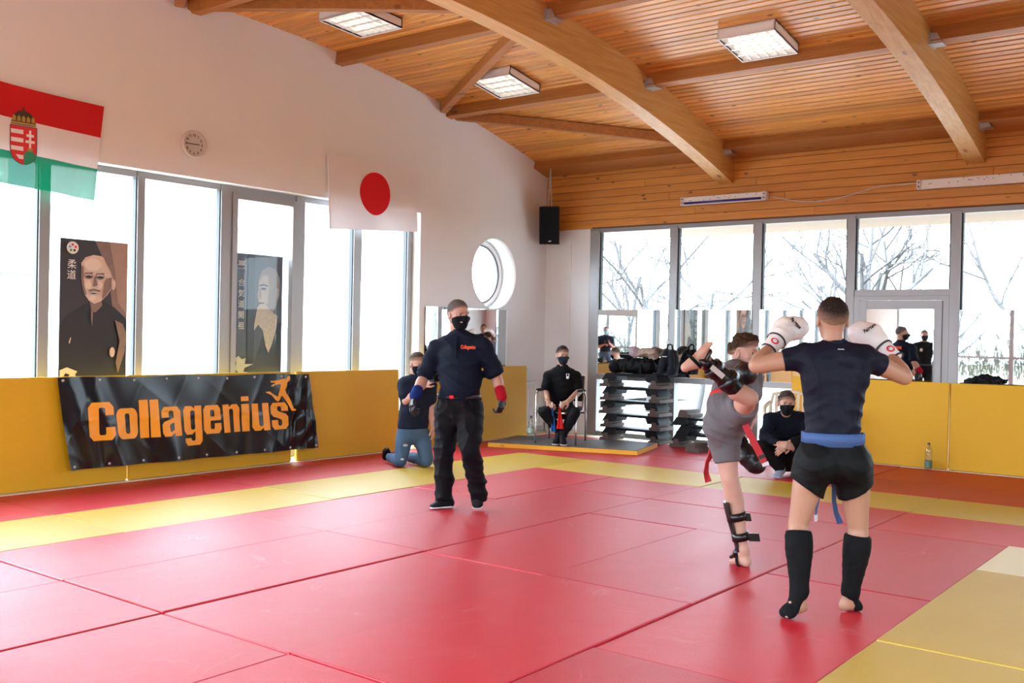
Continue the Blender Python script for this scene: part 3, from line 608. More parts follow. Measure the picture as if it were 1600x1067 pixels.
def on_banner(name, outers, holes, parent):
    me = poly_shape(outers, holes, 0, lambda u,v,w: (0,u,v)); subdiv_flat(me)
    for q in me.vertices:
        u, v = ban_inv(q.co.y, q.co.z); p = ban(u, v, .0035); q.co = Vector((p[0], q.co.y, q.co.z))
    me.polygons.foreach_set('use_smooth', [True]*len(me.polygons))
    return link(name, me, M['orange'], parent)
def rr(x0, x1, y0, y1, r=.25, n=5, c=(1,1,1,1)):
    """rounded rectangle (bl, br, tr, tl corner flags)"""
    r = min(r, (x1-x0)/2, (y1-y0)/2); out = []
    for (cx, cy, a0, k) in ((x0+r,y0+r,180,c[0]),(x1-r,y0+r,270,c[1]),(x1-r,y1-r,0,c[2]),(x0+r,y1-r,90,c[3])):
        if k: out += [(cx+r*math.cos(R(a0+90*i/n)), cy+r*math.sin(R(a0+90*i/n))) for i in range(n+1)]
        else: out.append((cx+r*(1 if cx > (x0+x1)/2 else -1), cy+r*(1 if cy > (y0+y1)/2 else -1)))
    return out
# heavy condensed lettering drawn as outlines: unit width 1, x-height 1
def glyph(ch):
    s = .36; h = 1.0
    if ch == 'C': return [[(1,.42),(1,.16),(.84,0),(.16,0),(0,.16),(0,1.06),(.16,1.22),(.84,1.22),(1,1.06),(1,.80),(.64,.80),(.64,1.0),(.60,1.05),(.44,1.05),(.40,1.0),(.40,.22),(.44,.17),(.60,.17),(.64,.22),(.64,.42)]], []
    if ch == 'o': return [rr(0,1,0,1,.26)], [rr(.40,.62,.17,.83,.08)]
    if ch == 'l': return [[(0,0),(1,0),(1,1.26),(0,1.26)]], []
    if ch == 'i': return [[(0,0),(1,0),(1,1),(0,1)], [(0,1.1),(1,1.1),(1,1.27),(0,1.27)]], []
    if ch == 'a': return [[(0,.12),(.10,0),(.42,0),(.62,.12),(.62,0),(1,0),(1,.84),(.86,1),(.14,1),(0,.86),(0,.64),(.37,.64),(.37,.80),(.42,.86),(.58,.86),(.62,.80),(.62,.62),(.10,.50),(0,.40)]], [[(.38,.20),(.43,.14),(.62,.22),(.62,.46),(.42,.41),(.38,.36)]]
    if ch == 'g': return [[(.02,-.10),(.02,-.24),(.14,-.36),(.86,-.36),(1,-.24),(1,1),(.62,1),(.62,.9),(.44,1),(.12,1),(0,.86),(0,.16),(.12,.02),(.44,.02),(.62,.12),(.62,-.14),(.57,-.20),(.43,-.20),(.38,-.14),(.38,-.10)]], [[(.38,.24),(.43,.18),(.57,.18),(.62,.24),(.62,.78),(.57,.84),(.43,.84),(.38,.78)]]
    if ch == 'e': return [[(1,.36),(1,.14),(.86,0),(.14,0),(0,.14),(0,.86),(.14,1),(.86,1),(1,.86),(1,.46),(.38,.46),(.38,.22),(.43,.16),(.57,.16),(.62,.22),(.62,.36)]], [[(.38,.60),(.62,.60),(.62,.78),(.57,.84),(.43,.84),(.38,.78)]]
    if ch == 'n': return [[(0,0),(.38,0),(.38,.78),(.43,.84),(.57,.84),(.62,.78),(.62,0),(1,0),(1,.86),(.86,1),(.56,1),(.38,.9),(.38,1),(0,1)]], []
    if ch == 'u': return [[(0,1),(.38,1),(.38,.22),(.43,.16),(.57,.16),(.62,.22),(.62,1),(1,1),(1,0),(.62,0),(.62,.1),(.44,0),(.14,0),(0,.14)]], []
    if ch == 's': return [[(0,.36),(0,.14),(.14,0),(.86,0),(1,.14),(1,.46),(.88,.57),(.44,.68),(.38,.73),(.38,.80),(.43,.86),(.57,.86),(.62,.80),(.62,.68),(1,.68),(1,.86),(.86,1),(.14,1),(0,.86),(0,.60),(.12,.49),(.56,.38),(.62,.33),(.62,.20),(.57,.14),(.43,.14),(.38,.20),(.38,.36)]], []
for ch, y0, y1 in (('C',.905,1.165),('o',1.188,1.408),('l',1.428,1.524),('l',1.541,1.637),('a',1.662,1.872),('g',1.905,2.115),('e',2.136,2.345),('n',2.378,2.590),('i',2.617,2.713),('u',2.745,2.965),('s',2.99,3.225)):
    og, hg = glyph(ch); t = (y0-.9)/2.33; zb = .412-.028*t; xh = .292
    mp_ = lambda pl: [(y0+(y1-y0)*x+.02*(.5-zz), zb+xh*zz) for x, zz in pl]
    on_banner('letter', [mp_(p) for p in og], [mp_(p) for p in hg], bn)
# running figure: outline in pixels of the printed mark -> wall metres
run = [(425,97),(437,103),(438,130),(428,148),(410,160),(405,200),(388,235),(400,262),(425,300),(440,345),(447,385),(460,425),(490,432),(488,447),(442,446),(425,400),(405,350),(375,310),(352,292),(340,325),(322,348),(300,335),(262,285),(235,268),(203,255),(210,246),(245,244),(262,262),(300,290),(318,300),(328,255),(338,215),(345,180),(330,175),(295,182),(275,198),(256,195),(260,184),(285,170),(300,158),(270,160),(250,155),(252,140),(275,143),(320,136),(370,122),(395,126),(408,108)]
on_banner('running_figure', [[(2.925+(x-203)/287*.405, .966-(y_-97)/350*.385) for x, y_ in run]], [], bn)

# ------------------------------------------------------------------ posters in the window strip
M['poster_bg'] = mat('poster_dark', (.030,.024,.026), .45); M['poster_warm'] = mat('poster_warm_ground', (.34,.22,.17), .5, var=.25, scale=3); M['poster_skin'] = mat('poster_pale', (.62,.47,.38), .5, var=.12, scale=14)
M['poster_mid'] = mat('poster_mid', (.22,.14,.11), .5, var=.2, scale=12); M['poster_robe'] = mat('poster_robe', (.014,.012,.014), .5); M['poster_text'] = mat('poster_text', (.75,.72,.68), .5)
M['poster_blue'] = mat('poster_slate', (.075,.085,.11), .3, var=.25, scale=3); M['poster_grey'] = mat('poster_grey', (.30,.30,.32), .4, var=.25, scale=10); M['poster_grey2'] = mat('poster_light_grey', (.46,.46,.47), .4, var=.2, scale=18); M['poster_ink'] = mat('poster_ink', (.03,.033,.04), .3); M['poster_beard'] = mat('poster_beard', (.50,.47,.44), .4, var=.3, scale=30)
def poster(x, y0, y1, z0, z1, label, ground):
    e = empty('portrait_poster', (x, (y0+y1)/2, z0), label, 'poster')
    MB().box(x-.006, x, y0, y1, z0, z1).build('sheet', ground, e); k = [0]
    def shp(name, pts, m_, holes=()):
        k[0] += 1; W, H = y1-y0, z1-z0; o_ = .0008*k[0]
        f = lambda pl: [(y0+W*a, z1-W*b) for a, b in pl]
        return link(name, poly_shape([f(pts)], [f(h) for h in holes], .0004, lambda u,v,w: (x+o_+w, u, v)), m_, e)
    def txt(name, s, a, b, size, m_, xs=1, off=0, align='CENTER'):
        k[0] += 1; W = y1-y0; o_ = .0008*k[0]
        return link(name, text_mesh(s, size, lambda u,v,w: (x+o_+w, y0+W*a+u, z1-W*b+v), xs=xs, offset=off, align=align), m_, e)
    return e, shp, txt
ell = lambda cx, cy, rx, ry, n=28, a0=0, a1=360: [(cx+rx*math.cos(R(a0+(a1-a0)*i/n)), cy+ry*math.sin(R(a0+(a1-a0)*i/n))) for i in range(n)]
e, shp, txt = poster(-6.53, .835, 1.525, .86, 2.295, 'dark poster of an old man in black robe hanging in the left windows', M['poster_bg'])
shp('ground_glow', [(.50,.0),(1,.0),(1,1.12),(.78,.95),(.70,.4)], M['poster_mid']); shp('ground_glow', [(.72,.0),(1,.0),(1,1.02),(.86,.85),(.80,.4)], M['poster_warm'])
shp('robe', [(0,2.05),(0,1.2),(.12,1.05),(.42,.86),(.60,.82),(.80,.92),(.97,1.06),(1,1.12),(1,2.05)], M['poster_robe'])
shp('neck', [(.42,.78),(.60,.80),(.62,.90),(.52,1.0),(.46,.98)], M['poster_mid'])
shp('head', [(.30,.32),(.36,.24),(.48,.20),(.60,.21),(.70,.27),(.76,.38),(.78,.50),(.76,.64),(.70,.74),(.60,.84),(.50,.88),(.42,.84),(.36,.76),(.32,.66),(.30,.54)], M['poster_skin'])
M['poster_hi'] = mat('poster_highlight', (.70,.55,.45), .5, var=.06, scale=20)
shp('forehead_light', ell(.47,.335,.125,.085), M['poster_hi']); shp('cheek_light', ell(.405,.62,.045,.06), M['poster_hi']); shp('cheek_light', ell(.575,.615,.045,.05), M['poster_hi']); shp('temple_shade', [(.30,.36),(.33,.37),(.335,.52),(.345,.64),(.385,.76),(.36,.76),(.32,.66),(.30,.54)], M['poster_mid'])
for a_ in (.405,.575): shp('eye_shade', ell(a_,.495,.065,.045), M['poster_mid']); shp('eyelid', ell(a_,.488,.055,.018), M['poster_skin'])
shp('chin_light', ell(.47,.795,.05,.035), M['poster_hi']); shp('mouth', [(.41,.735),(.48,.728),(.55,.737),(.48,.745)], M['poster_robe'])
shp('ear', ell(.775,.60,.035,.075), M['poster_skin']); shp('hair', [(.62,.22),(.72,.27),(.79,.38),(.81,.52),(.775,.52),(.74,.42),(.68,.33)], M['poster_mid'])
for a_ in (.405, .575): shp('brow', [(a_-.06,.455),(a_+.06,.44),(a_+.06,.462),(a_-.06,.475)], M['poster_mid']); shp('eye', ell(a_,.505,.045,.016), M['poster_robe'])
shp('nose', [(.48,.50),(.50,.50),(.535,.615),(.50,.64),(.455,.63),(.47,.60)], M['poster_mid']); shp('moustache', [(.40,.69),(.48,.67),(.58,.69),(.57,.715),(.48,.70),(.41,.715)], M['poster_mid'])
shp('cheek_shade', [(.66,.52),(.74,.50),(.74,.64),(.66,.76),(.60,.82),(.62,.68)], M['poster_mid'])
shp('robe_fold', [(.80,1.10),(.92,1.15),(.99,1.3),(.96,1.55),(.86,1.85),(.82,1.7),(.88,1.4)], M['poster_mid']); shp('collar', [(.44,.98),(.47,.99),(.46,1.2),(.44,1.1)], M['poster_mid'])
shp('crest', ell(.765,1.555,.04,.07), M['poster_skin']); shp('fan', [(.12,1.42),(.145,1.35),(.155,1.36),(.135,1.44)], M['poster_skin'])
shp('hand', [(0,1.80),(.10,1.76),(.2,1.80),(.25,1.82),(.22,1.86),(.24,1.93),(.10,1.935),(.14,1.86),(.08,1.84),(.03,1.92),(0,1.93)], M['poster_skin'])
shp('rule', [(0,1.932),(1,1.932),(1,1.94),(0,1.94)], M['poster_mid'])
shp('round_badge', ell(.155,.125,.085,.085), M['poster_text'])
for k in range(5): shp('badge_petal', ell(.155+.042*math.cos(R(90+72*k)), .125-.042*math.sin(R(90+72*k)), .018,.018,10), [M['em_red'],M['blue_paint'],M['em_green'],M['ink'],M['em_red']][k])
txt('lettering', '柔', .145, .40, .095, M['poster_text']); txt('lettering', '道', .14, .545, .095, M['poster_text'])
txt('lettering', 'Jigoro Kano', .5, 2.075, .068, M['poster_text'], xs=1.0)
e, shp, txt = poster(-6.70, 2.915, 3.605, .82, 2.32, 'slate blue poster of a white-bearded man behind the window glass', M['poster_blue'])
shp('robe', [(.38,2.16),(.45,1.75),(.6,1.35),(.8,1.15),(1,1.1),(1,2.16)], M['poster_ink'])
shp('head', [(.50,.42),(.56,.26),(.70,.18),(.85,.22),(.94,.36),(.95,.55),(.90,.75),(.80,.98),(.66,1.05),(.54,.95),(.50,.78),(.47,.66),(.50,.60)], M['poster_grey'])
shp('face_light', [(.52,.44),(.60,.32),(.70,.34),(.72,.55),(.70,.78),(.60,.88),(.52,.80),(.49,.66)], M['poster_grey2']); shp('ear', ell(.89,.62,.04,.09), M['poster_grey2'])
shp('brow', [(.52,.50),(.60,.475),(.70,.50),(.70,.52),(.60,.50),(.52,.52)], M['poster_ink']); shp('eye', ell(.605,.555,.055,.02), M['poster_ink']); shp('nose_shade', [(.52,.56),(.545,.56),(.56,.70),(.50,.715)], M['poster_grey'])
shp('beard', [(.48,.86),(.56,.80),(.66,.82),(.76,.92),(.9,1.0),(.88,1.2),(.80,1.45),(.72,1.62),(.66,1.5),(.60,1.25),(.50,1.15),(.40,1.28),(.44,1.05)], M['poster_beard'])
shp('mouth', [(.50,.79),(.60,.78),(.62,.80),(.50,.81)], M['poster_ink'])
shp('dark_band', [(.28,.0),(.42,.0),(.42,2.16),(.28,2.16)], M['poster_ink'])
shp('tree_figure', [(.03,1.86),(.08,1.80),(.06,1.70),(.12,1.66),(.18,1.72),(.26,1.70),(.24,1.80),(.42,1.80),(.24,1.86),(.22,1.92),(.38,1.945),(.22,1.95),(.17,2.0),(.20,2.08),(.10,2.08),(.14,1.97),(.0,1.945),(.12,1.93)], M['poster_grey2'])
shp('rule', [(0,1.99),(1,1.99),(1,1.997),(0,1.997)], M['poster_grey2'])
for i, ch in enumerate('合気道開祖'): txt('lettering', ch, .15, .52+.175*i, .09, M['poster_text'])
shp('emblem', [(.07,.12),(.22,.12),(.20,.16),(.23,.2),(.06,.2),(.09,.16)], M['poster_grey2']); txt('lettering', 'AIKIDO', .145, .26, .035, M['poster_grey2'])
txt('lettering', 'Ueshiba Morihei', .52, 2.115, .055, M['poster_text'])

# ------------------------------------------------------------------ mirrors
def mirror(name, x0, x1, y0, y1, z0, z1, label):
    if abs(x1-x0) < abs(y1-y0): V = [(x1,y0,z0),(x1,y1,z0),(x1,y1,z1),(x1,y0,z1)]; bk = MB().box(x0, x1-.001, y0, y1, z0, z1)
    else: V = [(x0,y0,z0),(x1,y0,z0),(x1,y0,z1),(x0,y0,z1)]; bk = MB().box(x0, x1, y0+.001, y1, z0, z1)
    e = empty(name, ((x0+x1)/2, (y0+y1)/2, z0), label, 'mirror', 'wall mirrors')
    bk.build('backing_board', M['black_plastic'], e); MB().add(V, [(0,1,2,3)]).build('mirror_pane', M['mirror'], e)
mirror('wall_mirror', -6.448, -6.43, 5.78, 7.54, .96, 1.82, 'mirror on the plaster wall below the round window')
for i, (a, b_, lb) in enumerate([(-5.46,-4.32,'mirror behind the stacked steps and bags'),(-4.19,-3.07,'mirror right of the bags, behind the kicking fighter'),(-2.94,-1.82,'mirror behind the two white gloves, left of the door'),(-.46,.67,'mirror behind the folded jacket, right of the door'),(.79,1.91,'mirror just outside the right picture edge')]):
    mirror('wall_mirror', a, b_, 8.475, 8.49, .917, 1.86, lb)
mirror('wall_mirror', -1.54, -.75, 8.468, 8.483, .30, 1.868, 'mirror on the glazed door reflecting the referee')

# ------------------------------------------------------------------ ceiling lights
M['lamp_white'] = mat('lamp_housing', (.80,.76,.73), .5); M['louvre'] = mat('louvre', (.82,.83,.80), .22, .75); M['tube'] = emit_mat('tube_light', (1,.97,.90), 1.6)
def ceiling_light(x, y, label):
    s = (roof(y+.05)-roof(y-.05))/.1; d = np.array([0,1,s]); d /= np.linalg.norm(d); n = np.array([0,-s,1.]); n /= np.linalg.norm(n); X_ = np.array([1.,0,0])
    e = empty('ceiling_light', (x, y, roof(y)-.12), label, 'ceiling light', 'fluorescent ceiling lights'); c = np.array([x, y, roof(y)])
    h = .31; q = MB()
    for sx, sy, hx, hy in ((1,0,.008,h),(-1,0,.008,h),(0,1,h,.008),(0,-1,h,.008)): q.obox(c+X_*sx*(h-.008)+d*sy*(h-.008)-n*.06, X_, d, n, hx, hy, .055)
    q.obox(c-n*.012, X_, d, n, h, h, .006); q.build('housing', M['lamp_white'], e)
    for k in range(4): MB().tube([c+d*(-.225+.15*k)-X_*.28-n*.05, c+d*(-.225+.15*k)+X_*.28-n*.05], .013, 8).build('tube', M['tube'], e)
    for k in range(5): MB().obox(c+d*(-.30+.15*k)-n*.095, X_, d, n, .3, .002+.006*(0 < k < 4), .018).build('louvre_blade', M['louvre'], e)
    for k in range(7): MB().obox(c+X_*(-.30+.1*k)-n*.095, X_, d, n, .002, .3, .018).build('louvre_blade', M['louvre'], e)
    q = MB().obox(c-n*.108+d*.302, X_, d, n, .31, .008, .01).obox(c-n*.108-d*.302, X_, d, n, .31, .008, .01).obox(c-n*.108+X_*.302, X_, d, n, .008, .294, .01).obox(c-n*.108-X_*.302, X_, d, n, .008, .294, .01); q.build('rim', M['lamp_white'], e)
ceiling_light(-5.27, 3.42, 'square louvred light at the top left of the ceiling'); ceiling_light(-5.07, 5.66, 'square louvred light above the white flag, left of first beam'); ceiling_light(-1.80, 5.72, 'square louvred light between the two big beams')
ceiling_light(-1.8, 1.2, 'square louvred light overhead, out of the picture'); ceiling_light(1.3, 5.72, 'square louvred light right of the second beam, out of view'); ceiling_light(-5.2, -.6, 'square louvred light above the flags side, out of view')
# ------------------------------------------------------------------ strip lamps on the boards
M['uv_blue'] = mat('dark_blue_tube', (.03,.012,.20), .25)
def strip_lamp(x0, x1, z, label, tube):
    e = empty('strip_lamp', ((x0+x1)/2, YW-.06, z-.06), label, 'strip lamp')
    MB().box(x0, x1, YW-.10, YW-.018, z-.05, z+.06, b=.006).build('housing', M['lamp_white'], e)
    for x in (x0+.03, x1-.03): MB().box(x-.02, x+.02, YW-.112, YW-.1, z-.055, z+.06).build('end_cap', M['clock_rim'], e)
    for x, zz in ((x0+.03,z+.03),(x1-.03,z+.03),(x0+.03,z-.02),(x1-.03,z-.02)): MB().lathe([(.0,.004),(.009,.004),(.009,0)], (x, YW-.112, zz), 8, axis=(0,-1,0)).build('screw', M['black_plastic'], e)
    rnd = random.Random(2)
    q = MB()
    for k in range(16): xx = rnd.uniform(x0+.1, x1-.1); zz = z+rnd.uniform(.0,.05); q.box(xx, xx+.012, YW-.1025, YW-.1, zz, zz+.008)
    q.build('vent_slots', M['black_plastic'], e)
    if tube: MB().tube([(x0+.07,YW-.115,z-.028),(x1-.07,YW-.115,z-.028)], .016, 10).build('tube', M['uv_blue'], e)
strip_lamp(-4.11, -2.85, 3.35, 'white strip lamp with dark blue tube on the boards', True)
strip_lamp(-.96, .35, 3.345, 'plain white strip lamp on the boards at right edge', False)
q = MB().tube([(-2.85+1.9*t, YW-.03, 3.36-.14*math.sin(math.pi*min(1,t*1.35))*(1-.3*t)+.02*t) for t in np.linspace(0,1,22)], .007, 6)
tag(q.build('lamp_cable', M['clock_rim']), 'thin grey cable sagging between the two strip lamps', 'cable')

# ------------------------------------------------------------------ loudspeaker on a chain
M['speaker'] = mat('speaker_grille', (.008,.009,.012), .7, bump=.2, bscale=300, spec=.12); M['speaker_side'] = mat('speaker_case', (.022,.018,.017), .6, spec=.2)
e = empty('loudspeaker', (-6.2, 8.2, 2.82), 'black loudspeaker hung on a chain in the corner', 'loudspeaker')
def spk(u, v, w):   # u right, v up, w forward (towards the room), tilted down
    c = np.array([-6.18, 8.20, 3.12]); f = np.array([.50,-.83,-.24]); f /= np.linalg.norm(f); r_ = np.cross(f, (0,0,1)); r_ /= np.linalg.norm(r_); up = np.cross(r_, f); return c+r_*u+up*v+f*w
def wedge(hw, hv, d0, d1, taper=1):
    V = [spk(sx*hw*(1 if w == d1 else taper), sv*hv*(1 if w == d1 else .94), w) for w in (d0, d1) for sv in (-1,1) for sx in (-1,1)]
    return V, [(0,2,3,1),(4,5,7,6),(0,1,5,4),(2,6,7,3),(0,4,6,2),(1,3,7,5)]
MB().add(*wedge(.15,.28,-.13,.10,.72)).build('case', M['speaker_side'], e); MB().add(*wedge(.142,.268,.10,.112)).build('grille', M['speaker'], e)
MB().obox(spk(0,-.23,.114), *(np.array([1.,0,0]),np.array([0,1.,0]),np.array([0,0,1.])), .03, .004, .008).build('badge', M['steel'], e)
tp = spk(0,.27,-.02)
for dx in (-.03,.03):
    pts = [tp+np.array([dx*(1-t),0,(3.93-tp[2])*t]) for t in np.linspace(0,1,2)]
    for k in range(17):
        t = (k+.5)/17; c = pts[0]+(pts[1]-pts[0])*t; ax = np.array([1,0,0]) if k % 2 else np.array([0,1,0])
        MB().tube([c+ax*.009*math.cos(a_)+np.array([0,0,.026])*math.sin(a_) for a_ in np.linspace(0,2*math.pi,9)[:-1]], .0035, 4, closed=True).build('chain_link', M['steel'], e)
MB().tube([(tp[0],tp[1],3.92),(tp[0],tp[1],3.955)], .008, 6).build('hook', M['steel'], e)
tag(MB().box(-6.0,-5.985,YW-.012,YW,1.0,2.85).build('cable_duct', M['white_paint']), 'thin white cable duct running down the white pier', 'cable duct')
# ------------------------------------------------------------------ radiator
M['rad'] = mat('radiator_white', (.80,.79,.77), .4)
e = empty('radiator', (-6.38, 8.04, .06), 'white panel radiator in the corner behind the chair', 'radiator')
MB().box(-6.40,-6.36,7.70,8.36,.10,.76,b=.008).build('panel', M['rad'], e)
for k in range(17): MB().box(-6.36,-6.346,7.72+k*.038,7.742+k*.038,.13,.73,b=.003).build('rib', M['rad'], e)
MB().box(-6.42,-6.35,7.70,8.36,.76,.772).build('top_grille', M['rad'], e)
for y_ in (7.85, 8.2): MB().box(-6.445,-6.40,y_,y_+.04,.02,.66).build('bracket', M['rad'], e)
MB().tube([(-6.38,8.36,.14),(-6.38,8.44,.14),(-6.38,8.44,-.02)], .011, 8).build('pipe', M['steel'], e)
for y_, nm in ((7.95,'hook'),(8.22,'hook')): pass
q = MB().box(-6.45,-6.41,7.93,7.96,.93,.97).tube([(-6.41,7.945,.95),(-6.37,7.945,.94),(-6.365,7.945,.97)], .008, 6); tag(q.build('wall_hook', M['steel']), 'small steel wall hook above the radiator', 'hook')

# ------------------------------------------------------------------ raised mat, chair, bottles
M['grey_mat'] = vinyl_mat('grey_vinyl', (.085,.082,.085), .5, scuff=.12); M['amber'] = mat('amber_side', (.80,.42,.02), .5)
fl_, fr_, bl_, br_ = map(np.array, ((-5.63,6.15),(-3.77,6.80),(-5.93,7.16),(-4.05,7.80)))
e = empty('crash_mat', (-4.85, 6.98, 0), 'grey topped mat with yellow sides under the chair', 'mat')
q = MB(); c4 = [fl_, fr_, br_, bl_]
q.add([(*p, z) for z in (.002,.056) for p in c4], [(3,2,1,0),(0,1,5,4),(1,2,6,5),(2,3,7,6),(3,0,4,7),(4,5,6,7)]).build('foam_core', M['amber'], e)
ctr = sum(c4)/4; ins = [ctr+(p-ctr)*.992 for p in c4]
q = MB(); q.add([(*p, z) for z in (.0562,.062) for p in ins], [(3,2,1,0),(0,1,5,4),(1,2,6,5),(2,3,7,6),(3,0,4,7),(4,5,6,7)]).build('top_cover', M['grey_mat'], e)
u1 = (fr_-fl_)/np.linalg.norm(fr_-fl_)
me = text_mesh('Fuji', .036, lambda u,v,w: (fl_[0]+u1[0]*(.17+u)+u1[1]*(.002+w), fl_[1]+u1[1]*(.17+u)-u1[0]*(.002+w), .018+v), align='LEFT', shear=.3); link('printed_mark', me, M['dark_line'], e)
M['chrome'] = mat('chrome_tube', (.72,.71,.70), .22, .95); M['seat_black'] = mat('black_fabric_seat', (.006,.006,.007), .8)
CX = np.array([.94,.34,0]); CX /= np.linalg.norm(CX); CY = np.array([-CX[1],CX[0],0]); CO = np.array([-4.96,6.84,.066])
W = lambda a, b_, z: CO+CX*a+CY*b_+np.array([0,0,z])
e = empty('armchair', tuple(CO), 'chrome tube chair with black seat under the seated man', 'chair')
for s in (-1,1):
    MB().tube([W(s*.27,-.27,0),W(s*.27,-.27,.2),W(s*.27,-.26,.60),W(s*.27,-.22,.665),W(s*.27,-.12,.68),W(s*.27,.15,.665),W(s*.265,.24,.60),W(s*.255,.30,.30),W(s*.25,.34,0)], .0125, 10).build('side_frame', M['chrome'], e)
    MB().tube([W(s*.275,-.2,.69),W(s*.275,.14,.68)], .018, 8).build('armrest', M['seat_black'], e)
    MB().tube([W(s*.25,-.25,.42),W(s*.24,.18,.41),W(s*.23,.30,.86)], .011, 8).build('back_tube', M['chrome'], e)
MB().bar(W(-.27,-.2,.40),W(.27,-.2,.40),.02,.02).bar(W(-.26,.25,.38),W(.26,.25,.38),.02,.02).build('cross_bar', M['chrome'], e)
MB().obox(W(0,-.02,.44), CX, CY, (0,0,1), .24, .24, .025).build('seat', M['seat_black'], e)
bk = np.array(CY)*.22+np.array([0,0,.97]); bk /= np.linalg.norm(bk)
MB().obox(W(0,.27,.70), CX, np.cross(bk, CX), bk, .23, .018, .17).build('backrest', M['seat_black'], e)
M['pet'] = glass_mat('clear_bottle', (.90,.94,.93), 2.2); M['water'] = glass_mat('water', (.86,.92,.93), 1.2); M['label_green'] = mat('bottle_label', (.10,.22,.17), .5, var=.3, scale=40); M['label_pale'] = mat('bottle_label_pale', (.45,.55,.45), .5, var=.4, scale=40); M['cap'] = mat('bottle_cap', (.05,.06,.10), .4)
def bottle(p, h, label, lz, lm):
    e = empty('water_bottle', p, label, 'bottle'); r = .042; k = h/.32
    prof = [(.0,.004),(r*.7,.0),(r*.95,.01),(r,.03),(r*.94,.06*k),(r,.08*k),(r*.93,.10*k),(r,.13*k),(r,.19*k),(r*.92,.21*k),(r*.98,.23*k),(r*.72,.26*k),(r*.36,.292*k),(.0135,.30*k),(.0135,.312*k)]
    MB().lathe(prof, p, 20).build('bottle_body', M['pet'], e)
    MB().lathe([(0,.006),(r*.9,.008),(r*.9,.12*k),(0,.12*k)], p, 16).build('water', M['water'], e)
    MB().lathe([(r+.001,lz),(r+.001,lz+.07)], p, 20).build('label_band', lm, e)
    MB().lathe([(.0155,.300*k),(.0155,.322*k),(0,.322*k)], p, 14).build('cap', M['cap'], e)
    MB().lathe([(.018,.292*k),(.018,.297*k)], p, 14).build('neck_ring', M['cap'], e)
bottle((-5.39,6.76,.0625), .325, 'clear water bottle on the grey mat beside the chair', .10, M['label_pale']); bottle((-.68,8.14,.0), .31, 'clear water bottle with green label before the yellow pads', .035, M['label_green'])
# small glass by the corner
q = MB().lathe([(.028,0),(.034,.10)], (-5.72,7.6,.004), 14).lathe([(0,.003),(.028,.003)], (-5.72,7.6,.004), 14); tag(q.build('drinking_glass', M['pet']), 'small clear tumbler on the floor near the radiator', 'glass')

# ------------------------------------------------------------------ aerobic steps
M['step_black'] = mat('step_black', (.008,.008,.010), .6, bump=.1, bscale=200, spec=.14); M['step_top'] = mat('step_rubber_top', (.03,.03,.033), .6, spec=.15); M['step_brown'] = mat('step_riser', (.105,.080,.072), .65, spec=.15); M['step_end'] = mat('step_grey_end', (.12,.12,.125), .5)
def step(x0, y0, z, label, dx=0, risers=True, L_=.95, D=.36):
    hr = .085 if risers else 0
    e = empty('aerobic_step', (x0+L_/2, y0+D/2, z), label, 'aerobic step', 'stacked aerobic steps'); z0 = z+hr; zt = z0+.105
    q = MB(); prof = [(.07,0),(L_-.07,0)]
    MB().box(x0+.075, x0+L_-.075, y0+.03, y0+D-.03, zt-.035, zt, b=.008).build('deck', M['step_black'], e)
    MB().box(x0+.09, x0+L_-.09, y0+.045, y0+D-.045, zt-.003, zt+.0004).build('rubber_top', M['step_top'], e)
    for s in (0,1):
        X = lambda a: x0+a if s == 0 else x0+L_-a
        V = [(X(.012),y0+.0,z0),(X(.20),y0+.0,z0),(X(.012),y0+D,z0),(X(.20),y0+D,z0),(X(.072),y0+.028,zt),(X(.26),y0+.028,zt),(X(.072),y0+D-.028,zt),(X(.26),y0+D-.028,zt)]
        MB().add(V, [(0,2,3,1),(4,5,7,6),(0,1,5,4),(2,6,7,3),(0,4,6,2),(1,3,7,5)]).build('end_block', M['step_black'], e)
        MB().box(min(X(.20),X(.235)), max(X(.20),X(.235)), y0+.02, y0+.05, zt-.075, zt-.03).build('lug', M['step_black'], e)
        if risers:
            V = [(X(-.01),y0-.012,z),(X(.165),y0-.012,z),(X(.165),y0-.012,z+.045),(X(.135),y0-.012,z+.05),(X(.125),y0-.012,z0+.025),(X(.06),y0-.012,z0+.025),(X(.05),y0-.012,z+.05),(X(.0),y0-.012,z+.045)]
            V2 = [(a, y0+D+.012, c) for a, b_, c in V]; n = len(V)
            MB().add(V+V2, [tuple(range(n)), tuple(range(2*n-1,n-1,-1))]+[(i,(i+1) % n,n+(i+1) % n,n+i) for i in range(n)]).build('riser', M['step_brown'], e)
    return e
words = ['lowest','second lowest','middle','second highest','topmost']
for i in range(5): step(-5.12+(.012,.02,-.004,.01,.0)[i], 8.03, .0+i*.1905, 'black aerobic step, %s of the five-high stack' % words[i])
step(-3.98, 8.02, 0, 'black aerobic step on the floor, lowest of the short stack'); step(-3.92, 8.03, .1905, 'black aerobic step, middle of the short stack', risers=False); step(-3.98, 8.02, .297, 'black aerobic step, topmost of the short stack', risers=False)
def riser(x, y, z, label):
    V = [(x,y,z),(x+.195,y,z),(x+.195,y,z+.045),(x+.145,y,z+.05),(x+.135,y,z+.10),(x+.03,y,z+.10),(x+.01,y,z+.05)]; V2 = [(a,b_+.36,c) for a, b_, c in V]; n = len(V)
    o = MB().add(V+V2, [tuple(range(n)), tuple(range(2*n-1,n-1,-1))]+[(i,(i+1) % n,n+(i+1) % n,n+i) for i in range(n)]).build('step_riser', M['step_brown']); tag(o, label, 'step riser')
riser(-3.88, 8.02, .405, 'loose brown step riser on top of the short stack'); riser(-3.55, 7.62, .0, 'loose brown step riser standing on the floor')
